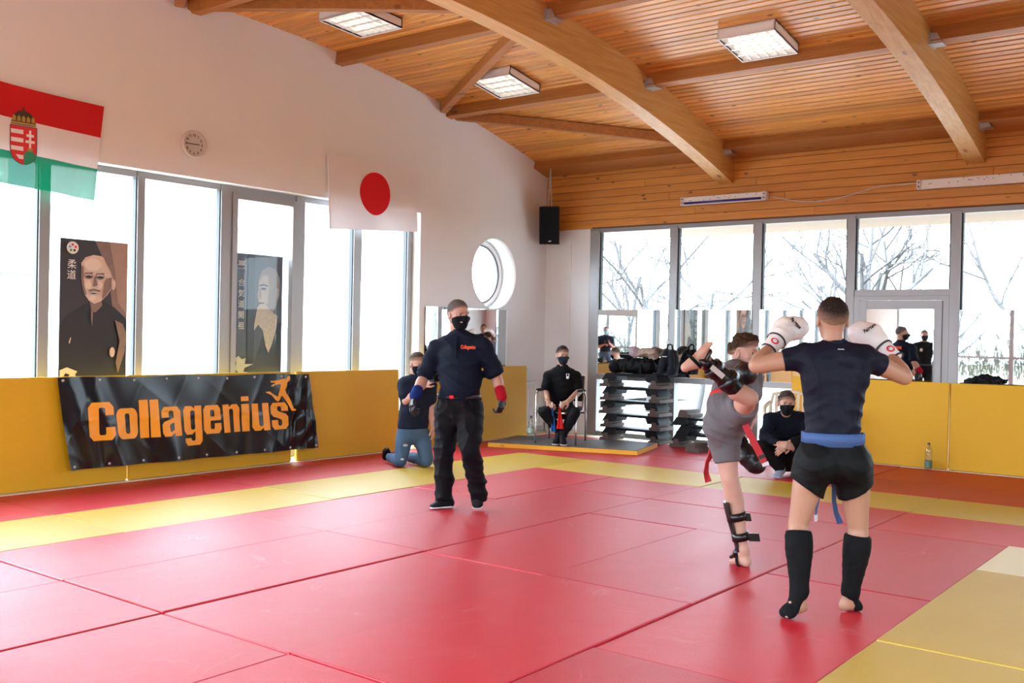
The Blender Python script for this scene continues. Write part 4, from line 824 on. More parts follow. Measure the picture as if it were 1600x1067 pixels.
# ------------------------------------------------------------------ people: smooth implicit bodies, surfaced on a grid
def _n(v): v = np.asarray(v, float); return v/(np.linalg.norm(v)+1e-12)
class Loft:
    """rounded tube through stations (centre, half width, half depth); side = width direction"""
    def __init__(s, st, side=(1,0,0), k=.02, op='add'):
        s.st = [(np.asarray(c, float), a, b) for c, a, b in st]; s.side = side; s.k = k; s.op = op
        cs = np.array([c for c, a, b in s.st]); m = max(max(a, b) for c, a, b in s.st); s.lo = cs.min(0)-m; s.hi = cs.max(0)+m
    def d(s, P):
        out = None
        for i in range(len(s.st)-1):
            (c0, a0, b0), (c1, a1, b1) = s.st[i], s.st[i+1]; ab = c1-c0; L2 = ab@ab+1e-12; ax = ab/math.sqrt(L2)
            sd = np.asarray(s.side[i] if isinstance(s.side, list) else s.side, float); sd = sd-ax*(sd@ax)
            if np.linalg.norm(sd) < 1e-3: sd = np.cross(ax, (.3,.9,.2))
            sd = _n(sd); fd = np.cross(ax, sd)
            V = P-c0; t = np.clip((V@ab)/L2, 0, 1)
            a = a0+(a1-a0)*t; b = b0+(b1-b0)*t; V = V-t[..., None]*ab
            x = V@sd; y = V@fd; w = V@ax; m = np.minimum(a, b)
            l = np.sqrt((x/a)**2+(y/b)**2+(w/m)**2); dd = (l-1)*m
            out = dd if out is None else np.minimum(out, dd)
        return out
class Ell:
    def __init__(s, c, r, axes=None, k=.015, op='add'):
        s.c = np.asarray(c, float); s.r = np.asarray(r, float); s.ax = np.eye(3) if axes is None else np.array(axes, float); s.k = k; s.op = op
        m = s.r.max(); s.lo = s.c-m; s.hi = s.c+m
    def d(s, P):
        q = (P-s.c)@s.ax.T; k0 = np.sqrt(((q/s.r)**2).sum(-1)); k1 = np.sqrt(((q/s.r**2)**2).sum(-1))+1e-9; return k0*(k0-1)/k1
def cone(a, b, ra, rb, k=.02, op='add'): return Loft([(a, ra, ra), (b, rb, rb)], k=k, op=op)
def folds(P, amp, f, seed, dirs=None):
    """cloth creases: a few warped sine ridges"""
    rs = np.random.RandomState(seed); out = 0
    for i in range(3):
        a = _n(rs.normal(size=3)*np.array([1,1,.8])) if dirs is None else _n(np.asarray(dirs[i % len(dirs)])+.25*rs.normal(size=3)); b = _n(rs.normal(size=3)); c = _n(rs.normal(size=3))
        ph = P@a*f*(1+.35*i)+1.6*np.sin(P@b*f*.55+i)+1.1*np.sin(P@c*f*.8+2*i); out = out+(1-np.abs(np.sin(ph)))**2*(.9-.2*i)
    return -1.35*amp*(out-.75)
def surface(prims, h, clips=(), noise=None, shell=None, smooth=1):
    m = .03; lo = np.min([p.lo for p in prims if p.op == 'add'], 0)-m; hi = np.max([p.hi for p in prims if p.op == 'add'], 0)+m
    n = np.ceil((hi-lo)/h).astype(int)+1
    ax = [lo[i]+h*np.arange(n[i]) for i in range(3)]
    D = np.full(n, .08, np.float32)
    for p in prims:
        i0 = np.maximum(0, np.floor((p.lo-.045-lo)/h).astype(int)); i1 = np.minimum(n, np.ceil((p.hi+.045-lo)/h).astype(int)+1)
        if (i1 <= i0).any(): continue
        sl = tuple(slice(a, b) for a, b in zip(i0, i1))
        G = np.stack(np.meshgrid(*[ax[i][sl[i]] for i in range(3)], indexing='ij'), -1)
        d = np.minimum(p.d(G), .08); o = D[sl]; k = p.k
        if p.op == 'add': hh = np.clip(.5+.5*(o-d)/k, 0, 1); D[sl] = o+(d-o)*hh-k*hh*(1-hh)
        else: hh = np.clip(.5-.5*(o+d)/k, 0, 1); D[sl] = o+(-d-o)*hh+k*hh*(1-hh)
    if noise is not None or clips:
        near = np.abs(D) < .05; idx = np.nonzero(near); Pn = np.stack([ax[i][idx[i]] for i in range(3)], -1); v = D[idx]
        if noise is not None: v = v+noise(Pn)
        for c, nn in clips: v = np.maximum(v, (Pn-np.asarray(c, float))@_n(nn))
        D[idx] = v
        if clips:
            far = ~near & (D < 0)
            if far.any():
                idx = np.nonzero(far); Pn = np.stack([ax[i][idx[i]] for i in range(3)], -1); v = D[idx]
                for c, nn in clips: v = np.maximum(v, (Pn-np.asarray(c, float))@_n(nn))
                D[idx] = v
    s = D < 0
    c8 = [s[i:n[0]-1+i, j:n[1]-1+j, k:n[2]-1+k] for i in (0,1) for j in (0,1) for k in (0,1)]
    sm = sum(c.astype(np.int8) for c in c8); act = (sm > 0) & (sm < 8)
    I = np.stack(np.nonzero(act), -1); vid = -np.ones(act.shape, np.int64); vid[act] = np.arange(len(I))
    acc = np.zeros((len(I), 3)); cnt = np.zeros(len(I))
    for (o0, o1) in [((0,0,0),(1,0,0)),((0,1,0),(1,1,0)),((0,0,1),(1,0,1)),((0,1,1),(1,1,1)),((0,0,0),(0,1,0)),((1,0,0),(1,1,0)),((0,0,1),(0,1,1)),((1,0,1),(1,1,1)),((0,0,0),(0,0,1)),((1,0,0),(1,0,1)),((0,1,0),(0,1,1)),((1,1,0),(1,1,1))]:
        A, B = I+np.array(o0), I+np.array(o1); da = D[tuple(A.T)]; db = D[tuple(B.T)]; cr = (da < 0) != (db < 0)
        t = da/(da-db+1e-12); p = A+(B-A)*t[:, None]; acc[cr] += p[cr]; cnt[cr] += 1
    V = lo+h*acc/cnt[:, None]; F = []
    for a in range(3):
        b, c = (a+1) % 3, (a+2) % 3
        s0 = [slice(None)]*3; s1 = [slice(None)]*3; s0[a] = slice(0, -1); s1[a] = slice(1, None)
        ed = s[tuple(s0)] != s[tuple(s1)]; E = np.stack(np.nonzero(ed), -1)
        ok = (E[:, b] > 0) & (E[:, c] > 0) & (E[:, b] < n[b]-1) & (E[:, c] < n[c]-1); E = E[ok]
        eb = np.zeros(3, int); eb[b] = 1; ec = np.zeros(3, int); ec[c] = 1
        q = np.stack([vid[tuple((E-eb-ec).T)], vid[tuple((E-ec).T)], vid[tuple(E.T)], vid[tuple((E-eb).T)]], -1)
        fl = ~s[tuple(E.T)]; q[fl] = q[fl][:, ::-1]; F.append(q)
    F = np.concatenate(F)
    for _ in range(smooth):
        e = np.concatenate([F[:, [0,1]], F[:, [1,2]], F[:, [2,3]], F[:, [3,0]]]); S_ = np.zeros_like(V); N_ = np.zeros(len(V))
        for k in range(3): S_[:, k] = np.bincount(e[:,0], V[e[:,1], k], len(V))+np.bincount(e[:,1], V[e[:,0], k], len(V))
        N_ = np.bincount(e[:,0], minlength=len(V))+np.bincount(e[:,1], minlength=len(V)); V = V*.5+.5*S_/N_[:, None]
    return V, F
def mesh_from(name, parts, mat_, parent, attr=None):
    Vs, Fs, o = [], [], 0
    for V, F in parts: Vs.append(V); Fs.append(F+o); o += len(V)
    V = np.concatenate(Vs); F = np.concatenate(Fs); me = bpy.data.meshes.new(name)
    me.vertices.add(len(V)); me.vertices.foreach_set('co', V.ravel()); me.loops.add(F.size); me.loops.foreach_set('vertex_index', F.ravel())
    me.polygons.add(len(F)); me.polygons.foreach_set('loop_start', np.arange(0, F.size, 4)); me.polygons.foreach_set('loop_total', np.full(len(F), 4)); me.polygons.foreach_set('use_smooth', np.ones(len(F), bool))
    me.update(calc_edges=True); me.validate()
    if attr is not None and len(me.vertices) == len(V): av = me.attributes.new('tone', 'FLOAT', 'POINT'); av.data.foreach_set('value', attr(V).astype(np.float32))
    return link(name, me, mat_, parent)
# skin, hair and cloth
def skin_mat(name, col, red=.0):
    m, nt, N, L, b = new_mat(name); tc = N.new('ShaderNodeTexCoord'); nz = N.new('ShaderNodeTexNoise'); S(nz, 'Scale', 9); S(nz, 'Detail', 5); L.new(tc.outputs['Object'], nz.inputs[0])
    mx = N.new('ShaderNodeMix'); mx.data_type = 'RGBA'; mx.inputs[6].default_value = (col[0]*.88, col[1]*.74, col[2]*.70, 1); mx.inputs[7].default_value = (min(1,col[0]*1.08), col[1]*1.1, col[2]*1.1, 1); L.new(nz.outputs['Fac'], mx.inputs[0]); L.new(mx.outputs[2], b.inputs['Base Color'])
    S(b, 'Roughness', .48); S(b, 'Specular IOR Level', .4); S(b, 'Subsurface Weight', .06); S(b, 'Subsurface Radius', (.02,.008,.004)); return m
def hair_mat(name, col, skin):
    m, nt, N, L, b = new_mat(name); at = N.new('ShaderNodeAttribute'); at.attribute_name = 'tone'; tc = N.new('ShaderNodeTexCoord'); nz = N.new('ShaderNodeTexNoise'); S(nz, 'Scale', 160); S(nz, 'Detail', 3); L.new(tc.outputs['Object'], nz.inputs[0])
    ad = N.new('ShaderNodeMath'); ad.operation = 'MULTIPLY_ADD'; ad.inputs[1].default_value = .5; L.new(nz.outputs['Fac'], ad.inputs[0]); L.new(at.outputs['Fac'], ad.inputs[2])
    sb = N.new('ShaderNodeMath'); sb.operation = 'SUBTRACT'; sb.inputs[1].default_value = .25; sb.use_clamp = True; L.new(ad.outputs[0], sb.inputs[0])
    mx = N.new('ShaderNodeMix'); mx.data_type = 'RGBA'; mx.inputs[6].default_value = (*[c*.78 for c in skin], 1); mx.inputs[7].default_value = (*col, 1); L.new(sb.outputs[0], mx.inputs[0]); L.new(mx.outputs[2], b.inputs['Base Color']); S(b, 'Roughness', .7); S(b, 'Specular IOR Level', .10)
    bp = N.new('ShaderNodeBump'); S(bp, 'Strength', .5); S(bp, 'Distance', .004); L.new(nz.outputs['Fac'], bp.inputs['Height']); L.new(bp.outputs[0], b.inputs['Normal']); return m
SK = dict(ref=(.50,.285,.21), fig=(.41,.225,.145), kick=(.51,.295,.22), sit=(.48,.285,.20), sq=(.49,.285,.21), kn=(.53,.31,.235))
SKM = {k: skin_mat('skin_'+k, v) for k, v in SK.items()}
M['eye_white'] = mat('eye_white', (.55,.52,.50), .2); M['iris'] = mat('iris', (.04,.025,.018), .15)
cl = lambda nm, c, r=.82, bp=.12, sc=260, var=.12: mat(nm, c, r, var=var, scale=14, bump=bp, bscale=sc, spec=.16, sheen=.0)
M['polo_navy'] = cl('polo_navy', (.0045,.0075,.0175)); M['black_cloth'] = cl('black_trousers', (.0048,.0046,.0062), .75); M['mask_black'] = cl('mask_black', (.005,.005,.006), .8); M['mask_navy'] = cl('mask_navy', (.012,.017,.030), .8)
M['tee_navy'] = cl('tee_navy', (.009,.012,.026)); M['jeans'] = mat('jeans', (.046,.098,.175), .85, var=.5, scale=5, bump=.2, bscale=400); M['denim_light'] = mat('worn_denim', (.42,.47,.52), .9, var=.3, scale=30); M['polo_black'] = cl('polo_black', (.0035,.0035,.0045)); M['rash_navy'] = cl('rash_guard_navy', (.0052,.006,.0145), .6, .06)
M['shorts_black'] = cl('shorts_black', (.003,.003,.0035), .62, .05); M['grey_cloth'] = cl('grey_training_cloth', (.125,.112,.118), .7, .08); M['sweater'] = cl('dark_sweater', (.005,.0065,.012), .9, .25, 180); M['brown_trs'] = cl('dark_brown_trousers', (.009,.007,.007), .85)
M['shoe_black'] = cl('black_shoe', (.006,.006,.007), .6); M['sole_white'] = mat('white_sole', (.72,.71,.70), .5); M['glove_white'] = mat('white_glove_leather', (.78,.73,.70), .38, var=.05, scale=10); M['glove_black'] = mat('black_glove_leather', (.007,.0065,.007), .34); M['sock_black'] = cl('black_elastic', (.004,.004,.0045), .8, .2, 300)
M['belt_blue'] = mat('blue_belt', (.045,.10,.26), .75, bump=.3, bscale=300); M['belt_red'] = mat('red_belt', (.50,.018,.025), .7, bump=.3, bscale=300); M['band_blue'] = cl('blue_wristband', (.010,.028,.16), .95, .4, 200); M['band_red'] = cl('red_wristband', (.36,.008,.018), .95, .4, 200); M['guard_black'] = mat('shin_guard_leather', (.006,.006,.0065), .26); M['guard_grey'] = mat('guard_print', (.55,.53,.50), .5)
M['flag_blue_c'] = cloth_mat('signal_blue', (.02,.13,.42), .2); M['flag_red_c'] = cloth_mat('signal_red', (.66,.02,.02), .2); M['sock_grey'] = cl('grey_sock', (.25,.28,.36), .9, .2, 200); M['print_orange'] = mat('orange_embroidery', (.85,.09,.02), .6); M['print_white'] = mat('white_print', (.65,.65,.66), .7); M['belt_grey'] = mat('grey_belt', (.035,.035,.038), .5); M['turquoise'] = cl('turquoise_mask', (.20,.55,.55), .8)
ZU = np.array([0,0,1.0]); FWH = _n([FW[0],FW[1],0]); RTH = _n([RT[0],RT[1],0])
def at(px, py, D): """world point on the sight line through a photo pixel, D metres ahead"""; return CAM_POS+D*(FW+RT*(px-800)/FPX-UP*(py-533.5)/FPX)
def facing(deg, pitch=0): """0 = towards the photographer, positive = towards picture right"""; a, p = R(deg), R(pitch); return _n((-FWH*math.cos(a)+RTH*math.sin(a))*math.cos(p)+ZU*math.sin(p))

class Person:
    def __init__(s, base, label, skin, cat='person'):
        s.root = empty('person', tuple(base), label, cat); s.skin = skin; s.body = []; s.fine = []; s.extra = []
    def head(s, c, f, up=ZU, size=1.0, ears=True):
        f = _n(f); r = _n(np.cross(f, up)); u = np.cross(r, f); s.hc, s.hr, s.hf, s.hu, s.hs = np.asarray(c, float), r, f, u, size
        A = [r, f, u]; L = lambda x, y, z: s.hc+size*(r*x+f*y+u*z); s.L = L; E = lambda c_, r_, k=.012, op='add': Ell(L(*c_), np.array(r_)*size, A, k, op)
        s.cran = [E((0,-.012,.028), (.075,.094,.090)), E((0,.022,-.03), (.062,.074,.078), .03), E((0,.046,-.082), (.038,.042,.034), .03)]
        P = list(s.cran)+[E((0,.084,.020), (.046,.014,.011), .012), Loft([(L(0,.092,.008), .008*size, .008*size), (L(0,.112,-.028), .0135*size, .0135*size)], k=.008), E((0,.104,-.034), (.018,.012,.008), .006)]
        for x in (-1,1): P += [E((x*.043,.060,-.018), (.021,.022,.017), .015), E((x*.031,.092,.004), (.017,.014,.010), .010, 'sub')]
        P += [E((0,.092,-.058), (.024,.010,.006), .006), E((0,.091,-.068), (.021,.010,.007), .006)]
        if ears:
            for x in (-1,1): P += [E((x*.079,-.010,-.008), (.009,.019,.033), .006), E((x*.086,-.004,-.004), (.006,.009,.016), .004, 'sub')]
        s.fine += P
    def finish_head(s, h=.0045, neck=None):
        """returns the head part of the body mesh; neck = base point"""
        P = list(s.fine); P.append(Loft([(s.L(0,-.024,-.04), .052*s.hs, .055*s.hs), (s.L(0,-.02,-.10), .052*s.hs, .054*s.hs), (neck, .060, .060)], s.hr, .02)); return surface(P, h, smooth=1)
    def eyes(s):
        for x in (-1,1):
            for nm, r, y, m_ in (('eyeball', .0135, .0675, 'eye_white'), ('iris', .0085, .0745, 'iris')):
                q = MB(); q.lathe([(r*s.hs*math.sin(t), -r*s.hs*math.cos(t)) for t in np.linspace(0, math.pi, 9)], s.L(x*.031, y, .004), 12); q.build(nm, M[m_], s.root)
            MB().tube([s.L(x*.014,.096,.022), s.L(x*.032,.093,.027), s.L(x*.050,.078,.021)], [.0045,.0055,.003], 6).build('eyebrow', s.hm, s.root)
    def hair(s, col, t=.006, vol=(0,0,0), front=.058, nape=-.058, fade=.05, amp=.002, freq=120, h=.0045, extra=()):
        s.hm = hair_mat('hair', col, SK[s.skin]); L = s.L; A = [s.hr, s.hf, s.hu]; sz = s.hs
        P = [Ell(L(0,-.013,.030), np.array([.0755+t, .0945+t, .091+t])*sz, A, .01)]
        if any(vol): P.append(Ell(L(0,.012+vol[1],.058), np.array([.062+vol[0], .078, .060+vol[2]])*sz, A, .02))
        P += [Ell(L(*c_), np.array(r_)*sz, A, .015) for c_, r_ in extra]
        a, b = L(0,.085,front), L(0,-.085,nape); nrm = np.cross(s.hr, b-a); nrm = nrm if nrm@s.hu < 0 else -nrm
        rs = np.random.RandomState(5)
        def nz(Q):
            o = 0
            for i in range(4): w = _n(rs.normal(size=3)); o = o+np.sin(Q@w*freq*(1+.5*i)+3*i+1.5*np.sin(Q@_n([w[1],w[2],w[0]])*freq*.6))/(1+.4*i)
            return amp*o*np.clip(((Q-a)@un)/.02, .15, 1)+(t+.0025)*sz*np.clip(1-((Q-a)@un)/.030, 0, 1)
        un = -_n(nrm)
        cl_ = [(a, nrm), (L(0,.080,.0), s.hf*1.0+s.hu*-.35)]
        V, F = surface(P, h, cl_, nz, smooth=1)
        mesh_from('hair', [(V, F)], s.hm, s.root, attr=lambda Q: np.clip(((Q-a)@un)/fade, 0, 1))
    def mask(s, m_, mark=None):
        A = [s.hr, s.hf, s.hu]; L = s.L; sz = s.hs
        P = [Ell(p.c, p.r+.007*sz, A, p.k) for p in s.cran[1:]]+[Ell(L(0,.104,-.028), np.array([.027,.029,.029])*sz, A, .03)]+[Ell(L(x*.043,.058,-.022), np.array([.029,.030,.026])*sz, A, .02) for x in (-1,1)]
        V, F = surface(P, .0045, [(L(0,.10,.000), s.hu-s.hf*.30), (L(0,.008,-.05), -s.hf-s.hu*.15), (L(0,.06,-.121), -s.hu)], None, smooth=2); mo = mesh_from('face_mask', [(V, F)], m_, s.root)
        for x in (-1,1):
            MB().tube([L(x*.055,.028,-.022), L(x*.074,.008,.000), L(x*.086,-.022,.012), L(x*.087,-.030,-.010)], .0022*sz, 5).build('ear_loop', m_, mo)
            MB().tube([L(x*.050,.020,-.078), L(x*.070,.0,-.05), L(x*.086,-.024,-.030)], .0022*sz, 5).build('ear_loop', m_, mo)
        if mark:
            MB().obox(L(.028,.103,-.052), s.hr*.9-s.hf*.35, s.hu, s.hf, .014, .003, .0015).build('mask_print', M['print_white'], mo)
    def arm(s, sh, el, wr, sc=1.0, k=.02):
        sh, el, wr = map(np.asarray, (sh, el, wr)); st = [(sh, .055*sc, .055*sc), (sh+(el-sh)*.45, .050*sc, .050*sc), (el, .041*sc, .041*sc), (el+(wr-el)*.28, .044*sc, .044*sc), (el+(wr-el)*.75, .032*sc, .032*sc), (wr, .027*sc, .027*sc)]; s.body.append(Loft(st, k=k)); return st
    def leg(s, hip, kn, an, sc=1.0, calf_dir=None):
        hip, kn, an = map(np.asarray, (hip, kn, an)); cd_ = np.zeros(3) if calf_dir is None else _n(calf_dir)*.022
        st = [(hip, .088*sc, .088*sc), (hip+(kn-hip)*.4, .080*sc, .080*sc), (hip+(kn-hip)*.8, .060*sc, .060*sc), (kn, .054*sc, .054*sc), (kn+(an-kn)*.3+cd_, .057*sc, .057*sc), (kn+(an-kn)*.65+cd_*.4, .043*sc, .043*sc), (an, .034*sc, .034*sc)]; s.body.append(Loft(st, k=.02)); return st
    def foot(s, an, heel, toe, sc=1.0, up=ZU, tgt=None):
        an, heel, toe = map(np.asarray, (an, heel, toe)); ax = _n(toe-heel); side = _n(np.cross(ax, up)); P = (s.body if tgt is None else tgt)
        ball = heel+(toe-heel)*.68
        P.append(Loft([(heel, .030*sc, .030*sc), (heel+(toe-heel)*.38+up*.012, .034*sc, .034*sc), (ball, .042*sc, .024*sc), (toe-ax*.03, .040*sc, .015*sc)], side, .02)); P.append(Loft([(an, .034*sc, .034*sc), (heel+(toe-heel)*.22+up*.02, .036*sc, .036*sc)], side, .02)); P.append(Loft([(an, .034*sc, .034*sc), (ball+up*.008, .030*sc, .022*sc)], side, .025))
        for i, t in enumerate((-.030,-.013,.002,.016,.029)): P.append(Loft([(ball+side*t*sc, .011, .011), (toe+side*t*sc-ax*(.004+.012*abs(t+.02)/.03)-up*.004, .0095 if i else .012, .0095 if i else .012)], k=.006))
    def hand(s, wr, d, nrm, curl=35, sc=1.0, thumb=1, spread=1.0, tgt=None, curls=None):
        """d = from wrist to knuckles, nrm = back-of-hand direction; thumb = +1/-1 side"""
        d = _n(d); nrm = _n(nrm-d*(np.asarray(nrm)@d)); sd = np.cross(d, nrm); P = s.fine2 if tgt is None else tgt; wr = np.asarray(wr)
        k0 = wr+d*.085*sc; P.append(Loft([(wr-d*.03, .027*sc, .021*sc), (wr+d*.02*sc, .031*sc, .017*sc), (k0, .040*sc, .0135*sc)], sd, .012))
        for i in range(4):
            off = (-1.5+i)*.0195*sc*thumb; p = k0+sd*-off*spread; L_ = (.040,.044,.041,.032)[i]*sc; a = 0; q = p-d*.012
            c0 = (curls[i] if curls else curl)
            pts = [q]
            for j, f in enumerate((1, .72, .58)):
                a += R(c0*(.8 if j == 0 else 1.0)); dv = d*math.cos(a)-nrm*math.sin(a); q = q+dv*L_*f+(d*.012 if j == 0 else 0); pts.append(q)
            r = (.0088,.0085,.0078,.0070); P.append(Loft([(pp, r[j]*sc, r[j]*sc) for j, pp in enumerate(pts)], k=.004))
        tb = wr+d*.022*sc+sd*thumb*.026*sc; t1 = tb+_n(d*.65+sd*thumb*.75-nrm*.35)*.042*sc; t2 = t1+_n(d*.9+sd*thumb*.1-nrm*.45)*.034*sc
        P.append(Loft([(tb-d*.01, .016*sc, .014*sc), (t1, .0115*sc, .0115*sc), (t2, .009*sc, .009*sc)], k=.008))
    def torso(s, pel, wst, chs, nek, side_p, side_c, w=1.0, belly=0.0, sh=None):
        """stations hip to neck; side vectors at pelvis and chest"""
        pel, wst, chs, nek = map(np.asarray, (pel, wst, chs, nek)); sp, sc_ = _n(side_p), _n(side_c)
        f = _n(np.cross(sc_, nek-pel)); s.tf = f
        st = [(pel-(wst-pel)*.18, .135*w, .095*w), (pel, .158*w, .108*w), (wst, .142*w, (.098+belly)*w), (wst+(chs-wst)*.55, .156*w, .110*w), (chs, .165*w, .108*w), (chs+(nek-chs)*.5, .14*w, .085*w), (nek-(nek-chs)*.12, .075*w, .060*w)]
        side = [sp, sp, (sp+sc_)/2, sc_, sc_, sc_]
        s.tst = st; s.tside = side; s.body.append(Loft([(c, a*.9, b*.9) for c, a, b in st], side, .03))
        if sh is not None:
            s.body.append(Loft([(sh[0], .050, .050), (nek-(nek-chs)*.18, .058, .055), (sh[1], .050, .050)], k=.04))
    def finish(s, h=.008, neck=None, hands=(), name='body', hh=.0042):
        parts = [surface(s.body, h, smooth=2)]
        if s.fine: parts.append(s.finish_head(neck=neck))
        for P in hands: parts.append(surface(P, hh, smooth=1))
        return mesh_from(name, parts, SKM[s.skin], s.root)
    def cloth(s, name, prims, m_, h=.008, clips=(), noise=None, smooth=1): return mesh_from(name, [surface(prims, h, clips, noise, smooth=smooth)], m_, s.root)
def grow(st, d, sc=1.0): return [(c, a*sc+d, b*sc+d) for c, a, b in st]
def part_of(st, t0, t1):
    """sub-range of a station list by index with interpolation"""
    def ip(t): i = min(int(t), len(st)-2); u = t-i; return tuple(np.asarray(st[i][j])*(1-u)+np.asarray(st[i+1][j])*u for j in range(3))
    return [ip(t0)]+[st[i] for i in range(len(st)) if t0 < i < t1]+[ip(t1)]
def flag_of(name, m_, parent, p0, p1, w0, w1, side, n=8, k=10, amp=.008):
    """strip of cloth hanging from p0 to p1"""
    p0, p1, side = map(np.asarray, (p0, p1, side)); d = _n(np.cross(side, p1-p0))
    return MB().grid(np.array([[p0+(p1-p0)*t+side*(u-.5)*(w0+(w1-w0)*t)+d*amp*math.sin(u*11+t*3) for u in np.linspace(0,1,n)] for t in np.linspace(0,1,k)])).build(name, m_, parent)
def strap(name, m_, parent, pts, w, th=.004, side=None):
    """flat ribbon through points"""
    pts = [np.asarray(p, float) for p in pts]; q = MB(); V = []; n = len(pts)
    for i, p in enumerate(pts):
        t = _n(pts[min(i+1,n-1)]-pts[max(i-1,0)]); sd = np.asarray(side[i] if isinstance(side, list) else side, float); sd = _n(sd-t*(sd@t)); nn = np.cross(t, sd)
        V += [p+sd*w/2+nn*th/2, p-sd*w/2+nn*th/2, p-sd*w/2-nn*th/2, p+sd*w/2-nn*th/2]
    F = [(i*4+k, i*4+(k+1) % 4, i*4+4+(k+1) % 4, i*4+4+k) for i in range(n-1) for k in range(4)]+[(3,2,1,0), tuple(4*(n-1)+k for k in range(4))]
    return q.add(V, F, 0, False).build(name, m_, parent)
def ring_strap(name, m_, parent, c, ax, sd, a, b, w, th=.006, n=28, z=0):
    """closed band of width w around axis ax at c with radii a (along sd) and b"""
    ax = _n(ax); sd = _n(np.asarray(sd)-ax*(np.asarray(sd)@ax)); fd = np.cross(ax, sd); q = MB(); V = []
    for i in range(n):
        t = 2*math.pi*i/n
        for e, o in ((w/2,0),(w/2,th),(-w/2,th),(-w/2,0)): V.append(c+sd*(a+o)*math.cos(t)+fd*(b+o)*math.sin(t)+ax*e)
    F = [(i*4+k, i*4+(k+1) % 4, ((i+1) % n)*4+(k+1) % 4, ((i+1) % n)*4+k) for i in range(n) for k in range(4)]
    return q.add(V, F, 0, True).build(name, m_, parent)
def shoe(person, an, heel, toe, m_, sole=True, sc=1.0, up=ZU):
    an, heel, toe = map(np.asarray, (an, heel, toe)); ax = _n(toe-heel); sd = _n(np.cross(ax, up)); u = np.cross(sd, ax); L_ = np.linalg.norm(toe-heel)
    P = [Loft([(heel+u*.045, .034*sc, .040*sc), (heel+ax*L_*.35+u*.042, .038*sc, .034*sc), (heel+ax*L_*.68+u*.03, .045*sc, .026*sc), (toe-ax*.02+u*.022, .038*sc, .018*sc)], sd, .02), Loft([(an+u*.02, .043, .043), (heel+ax*L_*.2+u*.06, .040*sc, .042*sc)], sd, .02), Loft([(an, .038, .038), (heel+ax*L_*.55+u*.045, .034, .026)], sd, .03)]
    o = person.cloth('shoe', P, m_, .006, [(heel+u*.014, -u)], smooth=1)
    if sole:
        Q = [Loft([(heel+u*.012, .038*sc, .012), (heel+ax*L_*.35+u*.012, .037*sc, .012), (heel+ax*L_*.68+u*.011, .048*sc, .011), (toe-ax*.015+u*.012, .040*sc, .010)], sd, .01)]
        mesh_from('sole', [surface(Q, .005, smooth=1)], M['sole_white'], o)
    return o
# ------------------------------------------------------------------ bags, clothes, jacket, plastic chair
M['bag_black'] = cl('bag_nylon', (.005,.005,.0055), .6, .2, 150); M['bag_blue'] = cl('bag_navy', (.008,.010,.016), .55, .2, 150); M['fur'] = mat('beige_fleece', (.44,.35,.28), .95, var=.35, scale=25, bump=.8, bscale=60); M['scarf'] = mat('patterned_scarf', (.40,.30,.34), .9, var=.6, scale=18, bump=.3, bscale=60); M['jacket'] = cl('dark_jacket', (.008,.010,.014), .7, .2, 80)
zt = .9535
def soft_thing(name, loc, label, cat): return empty(name, loc, label, cat)
e = soft_thing('duffel_bag', (-4.62,8.2,zt), 'black duffel bag lying on the step stack', 'bag')
X_, Y_, Z_ = np.array([1.,0,0]), np.array([0,1.,0]), ZU
mesh_from('bag_body', [surface([Loft([((-4.90,8.20,zt+.105), .12, .10), ((-4.66,8.20,zt+.115), .135, .112), ((-4.43,8.20,zt+.105), .12, .10)], Y_, .03)], .009, [((0,0,zt+.002), -ZU)], lambda Q: folds(Q, .010, 16, 3))], M['bag_black'], e)
mesh_from('side_pocket', [surface([Loft([((-4.99,8.16,zt+.085), .07, .085), ((-4.93,8.12,zt+.085), .09, .09)], Y_, .03)], .009, [((0,0,zt+.002), -ZU)], lambda Q: folds(Q, .006, 24, 5))], M['bag_black'], e)
for x in (-4.76, -4.50): strap('carry_strap', M['bag_black'], e, [(x,8.07,zt+.01),(x,8.062,zt+.11),(x+.02,8.12,zt+.21),(x+.02,8.24,zt+.232)], .03, .005, X_)
e = soft_thing('pouch_bag', (-4.80,8.22,zt+.20), 'small black pouch on the duffel bag', 'bag'); mesh_from('bag_body', [surface([Loft([((-4.88,8.22,zt+.255), .055, .045), ((-4.74,8.22,zt+.255), .055, .045)], Y_, .03)], .008, (), lambda Q: folds(Q, .006, 26, 8))], M['bag_black'], e); MB().tube([(-4.9,8.165,zt+.27),(-4.72,8.165,zt+.27)], .004, 5).build('zip', M['steel'], e)
o = mesh_from('knitted_scarf', [surface([Ell((-4.66,8.20,zt+.31), (.09,.10,.075), None, .03), Ell((-4.62,8.16,zt+.285), (.06,.07,.05), None, .03)], .008, (), lambda Q: folds(Q, .014, 26, 2))], M['scarf'], None); tag(o, 'crumpled patterned scarf on the duffel bag', 'scarf')
o = mesh_from('fleece_coat', [surface([Loft([((-4.55,8.20,zt+.30), .10, .07), ((-4.44,8.20,zt+.31), .11, .07), ((-4.36,8.22,zt+.27), .10, .06)], Y_, .03)], .008, (), lambda Q: folds(Q, .018, 22, 4))], M['fur'], None); tag(o, 'crumpled beige fleece coat on the duffel bag', 'coat')
e = soft_thing('shoulder_bag', (-4.12,8.2,zt), 'navy shoulder bag with top handle standing on the step stack', 'bag')
mesh_from('bag_body', [surface([Loft([((-4.22,8.18,zt+.02), .10, .07), ((-4.19,8.18,zt+.15), .10, .075), ((-4.14,8.18,zt+.30), .09, .06)], Y_, .02), Loft([((-4.06,8.18,zt+.02), .10, .07), ((-4.04,8.18,zt+.15), .10, .075), ((-4.05,8.18,zt+.30), .09, .06)], Y_, .02)], .009, [((0,0,zt+.002), -ZU)], lambda Q: folds(Q, .004, 24, 5))], M['bag_blue'], e)
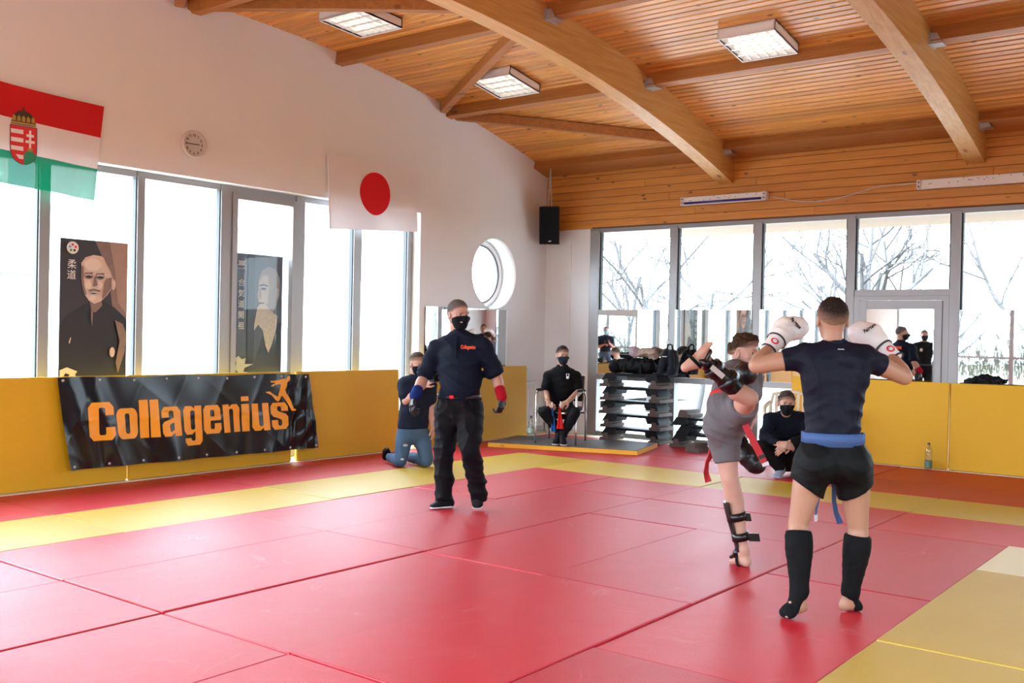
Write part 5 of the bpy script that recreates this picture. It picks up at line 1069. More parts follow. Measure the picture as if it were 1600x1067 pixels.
MB().tube([(-4.14,8.16,zt+.34),(-4.13,8.16,zt+.40),(-4.10,8.16,zt+.425),(-4.06,8.16,zt+.415),(-4.05,8.16,zt+.34)], .012, 8).build('handle', M['bag_black'], e); strap('shoulder_strap', M['bag_black'], e, [(-4.02,8.10,zt+.34),(-3.985,8.08,zt+.25),(-3.985,8.085,zt+.1)], .03, .006, Y_); MB().box(-4.17,-4.10,8.085,8.095,zt+.25,zt+.262).build('label_tab', M['print_white'], e)
o = mesh_from('folded_jacket', [surface([Loft([((-.33,8.36,1.035), .09, .035), ((-.17,8.37,1.055), .10, .062), ((.0,8.36,1.04), .09, .04)], Y_, .03)], .008, [((0,0,1.012), -ZU)], lambda Q: folds(Q, .016, 26, 6))], M['jacket'], None); tag(o, 'crumpled black jacket lying on the yellow pad ledge', 'jacket')
# cream plastic armchair behind the squatting man
M['cream_plastic'] = mat('cream_plastic', (.72,.64,.50), .4)
PO = np.array([-2.16, 7.62, 0.0]); pf = _n(np.array([.35,-.94,0])); ps = np.array([-pf[1], pf[0], 0]); ps = ps if ps[0] > 0 else -ps; W = lambda a, b, z: PO+ps*a+pf*b+ZU*z
e = empty('garden_chair', tuple(PO), 'cream plastic armchair behind the squatting man', 'chair')
MB().obox(W(0,.0,.42), ps, pf, ZU, .23, .22, .012).build('seat', M['cream_plastic'], e)
for a in (-1,1):
    for b in (-1,1): MB().bar(W(a*.24,b*.20,0), W(a*.21,b*.18,.42), .045, .03).build('leg', M['cream_plastic'], e)
    MB().tube([W(a*.25,.20,.40), W(a*.275,.24,.56), W(a*.28,.20,.645), W(a*.28,.05,.66), W(a*.27,-.14,.67), W(a*.24,-.24,.70)], [.016,.018,.024,.026,.024,.018], 10).build('armrest', M['cream_plastic'], e)
for k in range(6): MB().bar(W(-.16+.064*k,-.22,.44), W(-.16+.064*k,-.29,.80), .036, .012, up=pf).build('back_slat', M['cream_plastic'], e)
MB().tube([W(-.23,-.23,.46), W(-.235,-.27,.66), W(-.20,-.30,.80), W(0,-.315,.84), W(.20,-.30,.80), W(.235,-.27,.66), W(.23,-.23,.46)], .02, 10).build('back_rim', M['cream_plastic'], e)
# ================================================================== referee
def referee():
    D = 8.40; J = lambda x, y, dd=0: at(x, y, D+dd)
    f = facing(-16); side = _n(np.cross(f, ZU))            # picture-left to right seen from the front: side points to his left... 
    side = -side if side@RTH < 0 else side
    p = Person(at(719,797,D)*np.array([1,1,0]), 'masked man in navy polo and black trousers walking across the mats', 'ref')
    nek = J(717,524,.02); chs = J(719,556,.0); wst = J(719,604,-.01); pel = J(717,634,.0)
    sl, sr = J(683,544,.07), J(756,541,-.06); el, er = J(662,591,.05), J(775,588,-.02); wl, wr = J(648,618,-.12), J(784,620,-.12)
    p.torso(pel, wst, chs, nek, side, side, 1.12, .03, (sl, sr)); A1 = p.arm(sl, el, wl, 1.12); A2 = p.arm(sr, er, wr, 1.12)
    hl, hr = J(700,640,.03), J(735,640,-.02); kl, kr = J(694,702,.0), J(734,700,-.16); al, ar = J(693,776,.06), J(748,770,.03)
    L1 = p.leg(hl, kl, al, .95); L2 = p.leg(hr, kr, ar, .95)
    p.head(J(716,492,-.01), facing(36, -4), size=1.04); p.hair((.105,.088,.080), .005, front=.064, nape=-.055, fade=.03, amp=.0012, freq=200); p.eyes(); p.mask(M['mask_black'], True)
    # gloved hands
    gl, gr = [], []
    p.hand(wl, J(643,634,-.16)-wl, facing(-60)+ZU*.3, 38, 1.06, 1, tgt=gl, curls=(30,40,44,48)); p.hand(wr, J(783,640,-.13)-wr, facing(50), 48, 1.06, -1, tgt=gr)
    p.finish(.009, nek)
    for P, nm in ((gl,0),(gr,1)): p.cloth('glove', P, M['glove_black'], .0042, smooth=1)
    p.cloth('wristband', [cone(wl+_n(el-wl)*.070, wl+_n(el-wl)*.0, .046, .044)], M['band_blue'], .006); p.cloth('wristband', [cone(wr+_n(er-wr)*.070, wr+_n(er-wr)*.0, .045, .043)], M['band_red'], .006)
    # polo shirt
    st = p.tst; dn = _n(pel-chs)
    P = [Loft(grow(st[1:], .018), p.tside[1:], .03), Loft([(sl, .070, .070), (nek-ZU*.03, .075, .072), (sr, .070, .070)], k=.05)]
    for A in (A1, A2): P.append(Loft([(A[0][0], .076, .076), (A[1][0], .078, .078), (A[1][0]+(A[2][0]-A[1][0])*.62, .082, .082)], k=.03))
    cuts = [(pel+ZU*.055, -ZU+0*f)]
    sh_ = lambda Q: folds(Q, .010, 15, 3, [(0,0,1),(.5,.2,.8)])
    V = p.cloth('polo_shirt', P, M['polo_navy'], .008, cuts+[(A1[1][0]+(A1[2][0]-A1[1][0])*.62, el-sl)] if False else cuts, sh_)
    # sleeve hems, collar, placket, print
    for A in (A1, A2): ring_strap('sleeve_hem', M['polo_navy'], V, A[1][0]+(A[2][0]-A[1][0])*.80, A[2][0]-A[0][0], side, .073, .073, .03, .004)
    p.cloth('collar', [Loft([(nek-ZU*.012, .076, .078), (nek+ZU*.035, .066, .068)], side, .01)], M['polo_navy'], .006, [(nek+ZU*.045, ZU)])
    strap('placket', M['polo_navy'], V, [nek+f*.085+ZU*.01, chs+f*.142+ZU*.06, chs+f*.146-ZU*.02], .036, .006, side)
    lg = J(733,542,-.0); fc = _n(f*.92+side*.4)
    sx = _n(np.cross(ZU, fc)); sx = sx if sx@RTH > 0 else -sx
    c0 = lg+(-FWH)*.195
    link('printed_lettering', text_mesh('Collagenius', .042, lambda u,v,w: c0+sx*(u*.62)+ZU*(v-.012)+fc*w, depth=.003, offset=.0016), M['print_orange'], V)
    bt = chs-f*.158+ZU*.06; link('back_lettering', text_mesh('REFEREE', .07, lambda u,v,w: bt-side*u*.8+ZU*v-f*(w+.0), depth=.012, offset=.002), M['print_orange'], V)
    # trousers and belt
    def tr(st, top): return [(st[0][0], .116, .116), (st[1][0], .108, .110), (st[2][0], .098, .098), (st[3][0], .092, .092), (st[4][0], .087, .087), (st[5][0], .082, .082), (st[6][0]-ZU*.02, .080, .080)]
    P = [Loft([(pel-ZU*.06, .165, .125), (pel, .190, .142), (pel+ZU*.075, .176, .138)], side, .03), Loft(tr(L1,0), k=.03), Loft(tr(L2,0), k=.03)]
    T = p.cloth('trousers', P, M['black_cloth'], .009, [(pel+ZU*.098, ZU)], lambda Q: folds(Q, .013, 15, 11, [(.3,.2,1),(.8,.3,.5),(-.5,.4,.9)]))
    ring_strap('belt', M['belt_grey'], T, pel+ZU*.085, ZU, side, .182, .148, .028, .005); MB().obox(pel+ZU*.082+f*.160-side*.01, side, ZU, f, .017, .013, .004).build('buckle', M['flag_disc'], T)
    for x in (-.09,.09): MB().tube([pel+side*x*1.5+f*.125+ZU*.06, pel+side*x*1.9+f*.08-ZU*.06], .004, 5).build('pocket_edge', M['black_cloth'], T)
    gz = lambda q: np.array([q[0], q[1], 0.0])
    shoe(p, al, gz(J(704,791,.05))+ZU*.002, gz(J(671,796,-.02))+ZU*.002, M['shoe_black']); hb = J(749,783,.06)
    tt = gz(J(745,797,-.04)); shoe(p, ar, np.array([hb[0],hb[1],.045]), tt+ZU*.004, M['shoe_black'], up=_n(ZU+f*.25))
referee()

# ================================================================== fighter seen from behind
def fighter():
    D = 5.42; J = lambda x, y, dd=0: at(x, y, D+dd)
    f = -facing(-4); side = RTH
    p = Person(at(1290,957,5.4)*np.array([1,1,0]), 'fighter seen from behind with raised white boxing gloves', 'fig')
    nek = J(1303,541,.0); chs = J(1303,585,-.0); wst = J(1302,653,-.01); pel = J(1301,707,.0)
    sl, sr = J(1258,557,.0), J(1350,559,.0); el, er = J(1182,571,.04), J(1413,589,.04); wl, wr = J(1206,541,.22), J(1390,553,.22)
    p.torso(pel, wst, chs, nek, side, side, 1.0, .0, (sl, sr)); A1 = p.arm(sl, el, wl, 1.08); A2 = p.arm(sr, er, wr, 1.08)
    hl, hr = J(1271,722,.0), J(1332,724,.0); kl, kr = J(1247,820,.03), J(1341,826,.05); al, ar = J(1249,925,-.06), J(1329,926,.06)
    back = -f; L1 = p.leg(hl, kl, al, 1.0, back); L2 = p.leg(hr, kr, ar, 1.0, back)
    # glutes under the shorts are shaped in cloth; feet on the balls
    hL, tL = J(1254,948,-.06), J(1223,962,-.10); hR, tR = J(1319,946,.06), J(1340,953,.10)
    tL[2] = .016; tR[2] = .016
    p.foot(al, hL, tL, 1.0); p.foot(ar, hR, tR, 1.0)
    p.head(J(1300,500,.01), f+side*-.03, size=1.0); p.hair((.016,.009,.006), .006, front=.055, nape=-.045, fade=.085, amp=.0012, freq=200); p.eyes()
    p.finish(.0075, nek)
    # rash guard
    st = p.tst; P = [Loft([(wst-(wst-pel)*.45, .152, .108), (wst, .150, .108), (wst+(chs-wst)*.5, .166, .118), (chs, .184, .122), (chs+(nek-chs)*.5, .158, .100), (nek-ZU*.02, .085, .075)], side, .03), Loft([(sl+ZU*.0, .068, .066), (nek-ZU*.045, .08, .074), (sr, .068, .066)], k=.04)]
    for A, s_ in ((A1,-1),(A2,1)):
        P.append(Loft([(A[0][0], .071, .071), (A[0][0]+(A[2][0]-A[0][0])*.42, .063, .063)], k=.03)); P.append(Ell(chs+side*s_*.085+back*.055+ZU*.01, (.085,.05,.11), [side, back, ZU], .05))
    P.append(Loft([(chs+back*.145-ZU*.16, .014, .014), (chs+back*.15+ZU*.12, .014, .014)], k=.04, op='sub'))
    T = p.cloth('rash_guard', P, M['rash_navy'], .0075, [(pel+ZU*.045, -ZU), (A1[0][0]+(A1[2][0]-A1[0][0])*.46, el-sl), (A2[0][0]+(A2[2][0]-A2[0][0])*.46, er-sr)], lambda Q: folds(Q, .0035, 26, 8, [(0,.1,1),(.1,0,1)]))
    p.cloth('collar', [Loft([(nek-ZU*.02, .073, .072), (nek+ZU*.030, .066, .066)], side, .01)], M['rash_navy'], .006, [(nek+ZU*.034, ZU)])
    for s_ in (-1,1): MB().tube([chs+side*s_*.15+back*.10+ZU*.12, chs+side*s_*.12+back*.128, wst+side*s_*.10+back*.112], .0018, 5).build('seam', M['rash_navy'], T)
    c0 = chs+back*.137+ZU*.13; link('printed_mark', text_mesh('~~', .03, lambda u,v,w: c0+side*u+ZU*v+back*w, depth=.002), M['print_white'], T)
    # shorts
    lo1, lo2 = hl+(kl-hl)*.42, hr+(kr-hr)*.42
    P = [Loft([(pel-ZU*.045, .165, .118), (pel+ZU*.02, .172, .122), (pel+ZU*.075, .155, .112)], side, .03), Loft([(hl, .108, .108), (lo1, .098, .098), (lo1+(kl-hl)*.1, .095, .095)], k=.03), Loft([(hr, .108, .108), (lo2, .098, .098), (lo2+(kr-hr)*.1, .095, .095)], k=.03)]
    for s_ in (-1,1): P.append(Ell(pel+side*s_*.083+back*.060-ZU*.055, (.095,.085,.10), [side, back, ZU], .04))
    S_ = p.cloth('shorts', P, M['shorts_black'], .0075, [(lo1, (kl-hl)-side*.16), (lo2, (kr-hr)+side*.16)], lambda Q: folds(Q, .0025, 30, 5))
    ring_strap('belt', M['belt_blue'], p.root, pel+ZU*.075, ZU, side, .160, .118, .070, .006); ring_strap('belt_fold', M['belt_blue'], p.root, pel+ZU*.082, ZU, side, .165, .123, .054, .004)
    strap('belt_end', M['belt_blue'], p.root, [pel+f*.15+side*-.02+ZU*.07, J(1304,760,.14), J(1303,782,.13), J(1306,800,.12), J(1313,818,.10)], .034, .006, [side, side*.9+f*.3, side*.7+f*.6, side*.8+f*.5, side]); strap('belt_end', M['belt_blue'], p.root, [pel+f*.15+side*.0+ZU*.07, J(1285,760,.14), J(1276,792,.12), J(1274,812,.12)], .032, .006, side*.5+f)
    for a_ in (0,): MB().obox(J(1275,809,.115), side*.5+f, ZU, side, .014, .018, .006).build('belt_label', M['print_white'], p.root)
    # shin and instep guards: elastic sleeves, open heel
    for (k_, a_, h_, t_) in ((kl, al, hL, tL), (kr, ar, hR, tR)):
        top = k_+(a_-k_)*.10; ax = _n(t_-h_)
        P = [Loft([(top+back*.004, .067, .067), (k_+(a_-k_)*.18+back*.010, .074, .074), (k_+(a_-k_)*.32+back*.016, .075, .075), (k_+(a_-k_)*.66+back*.006, .060, .061), (a_+(k_-a_)*.04, .047, .047)], side, .02), Loft([(a_+ZU*.005, .045, .045), (h_+(t_-h_)*.45+ZU*.022, .044, .036), (h_+(t_-h_)*.70+ZU*.008, .055, .036), (h_+(t_-h_)*.84+ZU*.002, .052, .028)], np.cross(ax, ZU), .03), Ell(h_-ax*.012+ZU*.004, (.044,.044,.040), None, .012, 'sub')]
        p.cloth('shin_guard', P, M['sock_black'], .006, [(k_+(a_-k_)*.09, -(a_-k_))], lambda Q: folds(Q, .002, 40, 4))
    # gloves
    for wr_, el_, ct, tip, s_ in ((wl, el, J(1228,514,.31), J(1247,512,.34), -1), (wr, er, J(1361,525,.31), J(1342,520,.34), 1)):
        ax = _n(ct-wr_); u2 = _n(np.cross(ax, f)); P = [Loft([(wr_+ax*.03, .046, .046), (wr_+ax*.09, .062, .058), (ct, .078, .068), (ct+(tip-ct)*.55, .072, .066)], u2, .03), Ell(tip, (.064,.064,.060), None, .03), Loft([(wr_+ax*.07+f*.05, .024, .024), (ct+f*.055-ax*.0, .026, .026), (ct+f*.05+ax*.05, .022, .022)], k=.015)]
        G = p.cloth('boxing_glove', P, M['glove_white'], .0065, (), lambda Q: folds(Q, .0025, 34, 9)); cf = p.cloth('glove_cuff', [Loft([(wr_-ax*.045, .046, .046), (wr_+ax*.05, .050, .050)], k=.01)], M['glove_white'], .006, [(wr_-ax*.05, -ax), (wr_+ax*.055, ax)])
        for t in (-.048, .052): ring_strap('cuff_trim', M['ink'], G, wr_+ax*t, ax, f, .0485 if t < 0 else .0535, .0485 if t < 0 else .0535, .010, .004)
        q = wr_+ax*.002; n_ = _n(back*.9+side*s_*.2+ZU*.1); n_ = _n(n_-ax*(n_@ax)); v_ = np.cross(n_, ax)
        MB().lathe([(0,.003),(.020,.003),(.023,0)], q+n_*.049, 16, axis=n_).build('cuff_badge', M['em_red'], G); MB().lathe([(0,.005),(.013,.005),(.013,.002)], q+n_*.049, 14, axis=n_).build('cuff_badge_core', M['print_white'], G)
        n2 = _n(-FWH-ax*((-FWH)@ax)); v2 = _n(np.cross(n2, ax)); v2 = v2 if v2@RTH > 0 else -v2; u_ = np.cross(n2, v2); c_ = ct+n2*.080
        link('printed_lettering', text_mesh('Fairtex', .028, lambda u,v,w: c_+v2*u+np.cross(n2, v2)*v+n2*w, depth=.010, shear=.3), M['dark_line'], G)
fighter()

# ================================================================== kicking fighter
def kicker():
    D = 6.50; J = lambda x, y, dd=0: at(x, y, D+dd)
    p = Person(at(1160,884,D)*np.array([1,1,0]), 'kicking fighter in grey shorts and shirt with one leg raised high', 'kick')
    f = facing(40); side = _n(np.cross(f, ZU)); side = side if side@RTH > 0 else -side
    pel = J(1138,646,.02); wst = J(1143,622,.10); chs = J(1153,600,.24); nek = J(1161,578,.33)
    sl, sr = J(1141,590,.30), J(1177,592,.28); p.torso(pel, wst, chs, nek, side, side, .92, 0, (sl, sr))
    ea, wa = J(1143,610,.12), J(1158,592,.10); A1 = p.arm(sl, ea, wa, .95)
    eb, wb_ = J(1176,640,.34), J(1158,694,.28); A2 = p.arm(sr, eb, wb_, .95)
    h1, k1, a1 = J(1150,648,-.02), J(1171,622,-.36), J(1104,566,-.42); h2, k2, a2 = J(1129,660,.06), J(1140,748,.0), J(1161,860,.0)
    L1 = p.leg(h1, k1, a1, 1.02, -ZU); L2 = p.leg(h2, k2, a2, 1.04, facing(150))
    heel1, toe1 = J(1071,574,-.42), J(1112,534,-.44); heel2 = J(1167,879,-.03); toe2 = J(1146,877,.10); heel2[2] = .034; toe2[2] = .018
    p.foot(a1, heel1, toe1, 1.0, up=_n(k1-a1)); p.foot(a2, heel2, toe2, 1.0)
    p.head(J(1163,552,.33), facing(48, -2), up=_n(ZU+RTH*.05), size=1.0); p.hair((.040,.018,.009), .009, (.016,.0,.022), front=.052, nape=-.030, fade=.035, amp=.0065, freq=75, extra=[((0,.07,.075), (.05,.03,.03)), ((.03,.06,.082), (.035,.03,.026)), ((-.03,.055,.085), (.035,.03,.026))]); p.eyes()
    p.finish(.0075, nek)
    P = [Loft([(pel, .150, .112), (wst, .146, .112), (chs, .168, .120), (chs+(nek-chs)*.5, .145, .10), (nek-(nek-chs)*.1, .078, .07)], side, .03), Loft([(sl, .064, .064), (nek-ZU*.03, .07, .068), (sr, .064, .064)], k=.04)]
    for A in (A1, A2): P.append(Loft([(A[0][0], .068, .068), (A[0][0]+(A[2][0]-A[0][0])*.5, .062, .062)], k=.03))
    p.cloth('training_shirt', P, M['grey_cloth'], .008, (), lambda Q: folds(Q, .005, 22, 6))
    m1 = h1+(k1-h1)*.62; m2 = h2+(k2-h2)*.66
    P = [Loft([(pel-ZU*.05, .150, .125), (pel+ZU*.01, .160, .128), (wst, .148, .116)], side, .03), Loft([(h1, .112, .112), (h1+(k1-h1)*.4, .104, .104), (m1, .092, .092)], k=.05), Loft([(h2, .114, .114), (h2+(k2-h2)*.35, .106, .106), (m2, .086, .086)], k=.05), Ell(J(1120,668,-.01), (.085,.085,.10), None, .05)]
    S_ = p.cloth('shorts', P, M['grey_cloth'], .0075, [(m1+_n(k1-h1)*.01, k1-h1), (m2+_n(k2-h2)*.02, k2-h2)], lambda Q: folds(Q, .0045, 24, 12, [(.3,.2,1),(.7,.5,.6)]))
    ax = _n(wst-pel); ring_strap('belt', M['belt_red'], p.root, pel+(wst-pel)*.55, ax, side, .152, .122, .036, .006)
    strap('belt_end', M['belt_red'], p.root, [J(1156,640,-.13), J(1161,655,-.16), J(1168,672,-.17), J(1180,695,-.17), J(1194,722,-.16)], .042, .006, [RTH, RTH+ZU*.3, RTH+ZU*.6, RTH+ZU*.5, RTH+ZU*.4]); strap('belt_end', M['belt_red'], p.root, [J(1122,640,.16), J(1113,690,.18), J(1111,710,.17), J(1105,722,.16), J(1103,738,.16), J(1107,753,.16)], .042, .006, [RTH, RTH, RTH+FWH*.5, RTH+FWH, RTH+FWH*.6, RTH])
    MB().obox(J(1190,713,-.162), _n(RTH+ZU*.4), _n(ZU-RTH*.4), -FWH, .021, .014, .005).build('belt_patch', M['ink'], p.root); MB().obox(J(1196,725,-.162), _n(RTH+ZU*.4), _n(ZU-RTH*.4), -FWH, .021, .011, .005).build('belt_patch', M['print_white'], p.root)
    # black gloves
    def glove(wr_, ct, tip, r=1.0):
        ax = _n(ct-wr_); P = [Loft([(wr_-ax*.06, .047, .047), (wr_+ax*.04, .050, .050), (ct, .074*r, .066*r), (ct+(tip-ct)*.6, .070*r, .064*r)], ZU, .03), Ell(tip, (.06*r,)*3, None, .03), Loft([(wr_+ax*.05+ZU*.04, .022, .022), (ct+ZU*.055, .026, .026)], k=.015)]
        G = p.cloth('boxing_glove', P, M['glove_black'], .0065, (), lambda Q: folds(Q, .003, 34, 3)); ring_strap('cuff_strap', M['sock_black'], G, wr_-ax*.01, ax, ZU if abs(ax[2]) < .8 else RTH, .049, .049, .04, .004)
    glove(wa, J(1162,584,.02), J(1168,583,-.02), 1.05); glove(wb_, J(1169,713,.24), J(1183,727,.22), 1.0)
    # shin guards: stiff front plate with strap bands, foot plate
    def guard(k_, a_, heel, toe, fr, name, bands, flap):
        ax = _n(a_-k_); fr = _n(fr-ax*(fr@ax)); sd = np.cross(ax, fr); q = MB(); rows = []
        for t, r in ((.30,.068),(.36,.071),(.55,.065),(.75,.055),(.92,.048),(1.0,.047)):
            c = k_+(a_-k_)*t; rows.append([c+fr*r*math.cos(u)+sd*r*math.sin(u) for u in np.linspace(-1.25,1.25,15)])
        inn = [[pt-_n(pt-(k_+(a_-k_)*t))*.014 for pt in row] for row, t in zip(rows, (.30,.36,.55,.75,.92,1.0))]
        q.grid(np.array(rows)); q.grid(np.array(inn)); n_ = len(rows)
        ring = lambda a, b: q.grid(np.array([a, b]))
        ring(rows[0], inn[0]); ring(rows[-1], inn[-1]); ring([r[0] for r in rows], [r[0] for r in inn]); ring([r[-1] for r in rows], [r[-1] for r in inn])
        G = q.build('shin_guard', M['guard_black'], p.root)
        fa = _n(toe-heel); mid = heel+(toe-heel)*.45; upf = _n(a_-mid) if True else ZU
        upv = _n(np.cross(np.cross(fa, a_-mid), fa)); P = [Loft([(a_+fr*.025, .048, .030), (mid+upv*.050, .052, .020), (heel+(toe-heel)*.78+upv*.030, .055, .018)], np.cross(fa, upv), .02)]
        mesh_from('foot_plate', [surface(P, .006, smooth=1)], M['guard_black'], G)
        for t, r in bands: ring_strap('strap', M['guard_black'], G, k_+(a_-k_)*t, ax, fr, r, r, .052, .007)
        ring_strap('foot_strap', M['sock_black'], G, heel+(toe-heel)*.30+upv*.012, fa, upv, .052, .046, .020, .006)
        return G, ax, fr, sd
    G, ax, fr, sd = guard(k2, a2, heel2, toe2, facing(-118), 'a', ((.52,.059),(.80,.050)), True)
    for t, L_ in ((.52,.020),(.80,.036)):
        c = k2+(a2-k2)*t; MB().obox(c+RTH*(.045+L_)-FWH*.028, RTH, ax, -FWH, L_, .026, .006).build('strap_flap', M['guard_black'], G)
    G, ax, fr, sd = guard(k1, a1, heel1, toe1, _n(-FWH*.85-ZU*.5+RTH*.1), 'b', ((.5,.066),(.82,.056)), True)
    c = k1+(a1-k1)*.80-FWH*.068-ZU*.012; MB().obox(c, ax, np.cross(ax, -FWH), -FWH, .05, .016, .004).build('guard_print', M['guard_grey'], G)
kicker()

# ================================================================== squatting man
def squatter():
    D = 10.76; J = lambda x, y, dd=0: at(x, y, D+dd)
    p = Person(at(1228,746,D)*np.array([1,1,0]), 'squatting man with black mask and dark sweater, hands clasped', 'sq'); f = facing(-6); side = RTH
    nek = J(1229,648,.12); chs = J(1229,668,.14); wst = J(1230,696,.20); pel = J(1231,716,.26); sl, sr = J(1204,655,.10), J(1254,655,.12)
    p.torso(pel, wst, chs, nek, side, side, 1.0, .02, (sl, sr))
    el, er = J(1194,683,-.04), J(1263,684,-.04); wl, wr = J(1216,693,-.26), J(1232,693,-.26); A1 = p.arm(sl, el, wl, 1.0); A2 = p.arm(sr, er, wr, 1.0)
    hl, hr = J(1220,718,.22), J(1242,718,.22); kl, kr = J(1188,698,-.16), J(1258,700,-.16); al, ar = J(1221,733,-.0), J(1250,734,-.02)
    L1 = p.leg(hl, kl, al, .95); L2 = p.leg(hr, kr, ar, .95)
    hh1 = J(1222,741,.06); t1 = J(1213,746,-.14); t1[2] = .018; hh2 = J(1251,741,.05); t2 = J(1257,746,-.14); t2[2] = .018; hh1[2] = max(hh1[2], .05); hh2[2] = max(hh2[2], .05)
    p.head(J(1229,630,.02), facing(-8, -6), size=1.05); p.hair((.045,.036,.030), .010, (.004,.0,.004), front=.060, nape=-.075, fade=.03, amp=.003, freq=90); p.eyes(); p.mask(M['mask_black'])
    P1, P2 = [], []; p.hand(wl, J(1229,695,-.32)-wl, -FWH+ZU*.35, 30, 1.05, 1, tgt=P1, curls=(28,30,32,34)); p.hand(wr, J(1219,702,-.31)-wr, -FWH*.8+ZU*.4, 26, 1.05, -1, tgt=P2, curls=(22,24,26,28))
    p.finish(.009, nek, [P1, P2])
    P = [Loft(grow(p.tst[1:], .020), p.tside[1:], .03), Loft([(sl, .072, .072), (nek-ZU*.03, .08, .078), (sr, .072, .072)], k=.05)]
    for A in (A1, A2): P.append(Loft([(A[0][0], .074, .074), (A[1][0], .066, .066), (A[2][0], .060, .060), (A[3][0], .060, .060), (A[4][0]+(A[5][0]-A[4][0])*.5, .044, .044)], k=.03))
    p.cloth('sweater', P, M['sweater'], .009, (), lambda Q: folds(Q, .006, 20, 2)); p.cloth('shirt_collar', [Loft([(nek-ZU*.015, .078, .078), (nek+ZU*.03, .068, .070)], side, .01)], M['sock_grey'], .007, [(nek+ZU*.04, ZU)])
    P = [Loft([(pel-ZU*.02, .17, .13), (pel+ZU*.05, .165, .125)], side, .03)]
    for st in (L1, L2): P.append(Loft([(st[0][0], .105, .105), (st[1][0], .098, .098), (st[2][0], .086, .086), (st[3][0], .078, .078), (st[4][0], .076, .076), (st[5][0], .068, .068), (st[5][0]+(st[6][0]-st[5][0])*.75, .062, .062)], k=.03))
    p.cloth('trousers', P, M['brown_trs'], .009, (), lambda Q: folds(Q, .007, 18, 4))
    for a_, h_, t_ in ((al, hh1, t1), (ar, hh2, t2)): q = []; p.foot(a_, h_, t_, 1.08, tgt=q); p.cloth('sock', q, M['sock_grey'], .006)
    MB().obox(J(1208,652,.02), RTH, ZU, FWH, .0001, .0001, .0001) if False else None
squatter()

# ================================================================== kneeling photographer
def kneeler():
    D = 11.06; J = lambda x, y, dd=0: at(x, y, D+dd)
    p = Person(at(648,728,D)*np.array([1,1,0]), 'kneeling man in navy tee and blue jeans holding a camera', 'kn'); f = facing(22); side = _n(np.cross(f, ZU)); side = side if side@RTH > 0 else -side
    nek = J(651,589,.02); chs = J(650,612,.0); wst = J(646,648,.0); pel = J(645,672,.0); sl, sr = J(632,599,-.03), J(672,600,.05)
    p.torso(pel, wst, chs, nek, side, side, .96, 0, (sl, sr))
    el, er = J(634,627,-.10), J(673,636,.06); wl, wr = J(664,602,-.20), J(675,668,.02); A1 = p.arm(sl, el, wl); A2 = p.arm(sr, er, wr)
    hl, hr = J(633,678,-.03), J(658,678,.04); kl, kr = J(626,722,-.12), J(667,720,-.06); kl[2] = .075; kr[2] = .075
    al, ar = J(609,714,.18), J(636,709,.28); al[2] = .07; ar[2] = .07; L1 = p.leg(hl, kl, al); L2 = p.leg(hr, kr, ar)
    p.head(J(652,568,-.02), facing(42,-14), size=1.0); p.hair((.055,.034,.022), .006, (0,0,.004), front=.060, nape=-.02, fade=.05, amp=.0015, freq=160); p.eyes(); p.mask(M['mask_black'])
    P1, P2 = [], []; p.hand(wl, J(674,594,-.22)-wl, ZU*.6-FWH*.6, 40, 1, 1, tgt=P1); p.hand(wr, J(676,682,.02)-wr, RTH, 25, 1, 1, tgt=P2); p.finish(.009, nek, [P1, P2])
    P = [Loft(grow(p.tst[1:], .016), p.tside[1:], .03), Loft([(pel+ZU*.05, .170, .125), (wst, .165, .122)], side, .03), Loft([(sl, .066, .066), (nek-ZU*.03, .07, .068), (sr, .066, .066)], k=.05)]
    for A in (A1, A2): P.append(Loft([(A[0][0], .070, .070), (A[1][0], .074, .074), (A[1][0]+(A[2][0]-A[1][0])*.35, .076, .076)], k=.03))
    T = p.cloth('tee_shirt', P, M['tee_navy'], .009, [(pel+ZU*.02, -ZU)], lambda Q: folds(Q, .006, 19, 7)); MB().obox(J(664,612,-.19)+np.array([0,0,0]), side, ZU, f, .045, .022, .002).build('chest_print', M['print_white'], T) if False else None
    P = [Loft([(pel-ZU*.05, .155, .115), (pel+ZU*.04, .165, .12)], side, .03)]
    for st in (L1, L2): P.append(Loft([(st[0][0], .100, .100), (st[1][0], .092, .092), (st[2][0], .078, .078), (st[3][0], .072, .072), (st[4][0], .070, .070), (st[5][0], .058, .058), (st[6][0], .050, .050)], k=.025))
    Jn = p.cloth('jeans', P, M['jeans'], .008, [(J(645,735)*0+np.array([0,0,.0]), -ZU), (pel+ZU*.06, ZU)], lambda Q: folds(Q, .005, 22, 14))
    p_ = [Ell(L1[1][0]+f*.080+ZU*.0, (.032,.016,.018), [side, f, ZU], .01)]; mesh_from('ripped_patch', [surface(p_, .006)], M['denim_light'], Jn)
    p_ = [Ell(kl+f*.066+ZU*.02, (.022,.014,.014), [side, f, ZU], .01)]; mesh_from('ripped_patch', [surface(p_, .006)], M['denim_light'], Jn)
    bk = -f
    for a_ in (al, ar): dn = _n(a_-(kl if a_ is al else kr)); shoe(p, a_, a_+dn*.06+ZU*.05, a_+dn*.03-ZU*.055+dn*.06, M['shoe_black'], sole=False, up=dn)
    cm = empty('photo_camera', tuple(J(681,590,-.24)), 'black photo camera held up by the kneeling man', 'camera'); c = J(681,590,-.24); r_ = np.cross(facing(55), ZU)
    MB().obox(c, _n(np.cross(ZU, facing(55))), facing(55), ZU, .07, .032, .045).build('camera_body', M['black_plastic'], cm); MB().lathe([(.0,0),(.036,0),(.038,.05),(.042,.10),(.034,.10),(.0,.09)], c+facing(55)*.03, 18, axis=facing(55)).build('lens', M['black_plastic'], cm); MB().obox(c+ZU*.055, _n(np.cross(ZU, facing(55))), facing(55), ZU, .025, .025, .014).build('viewfinder', M['black_plastic'], cm)
kneeler()

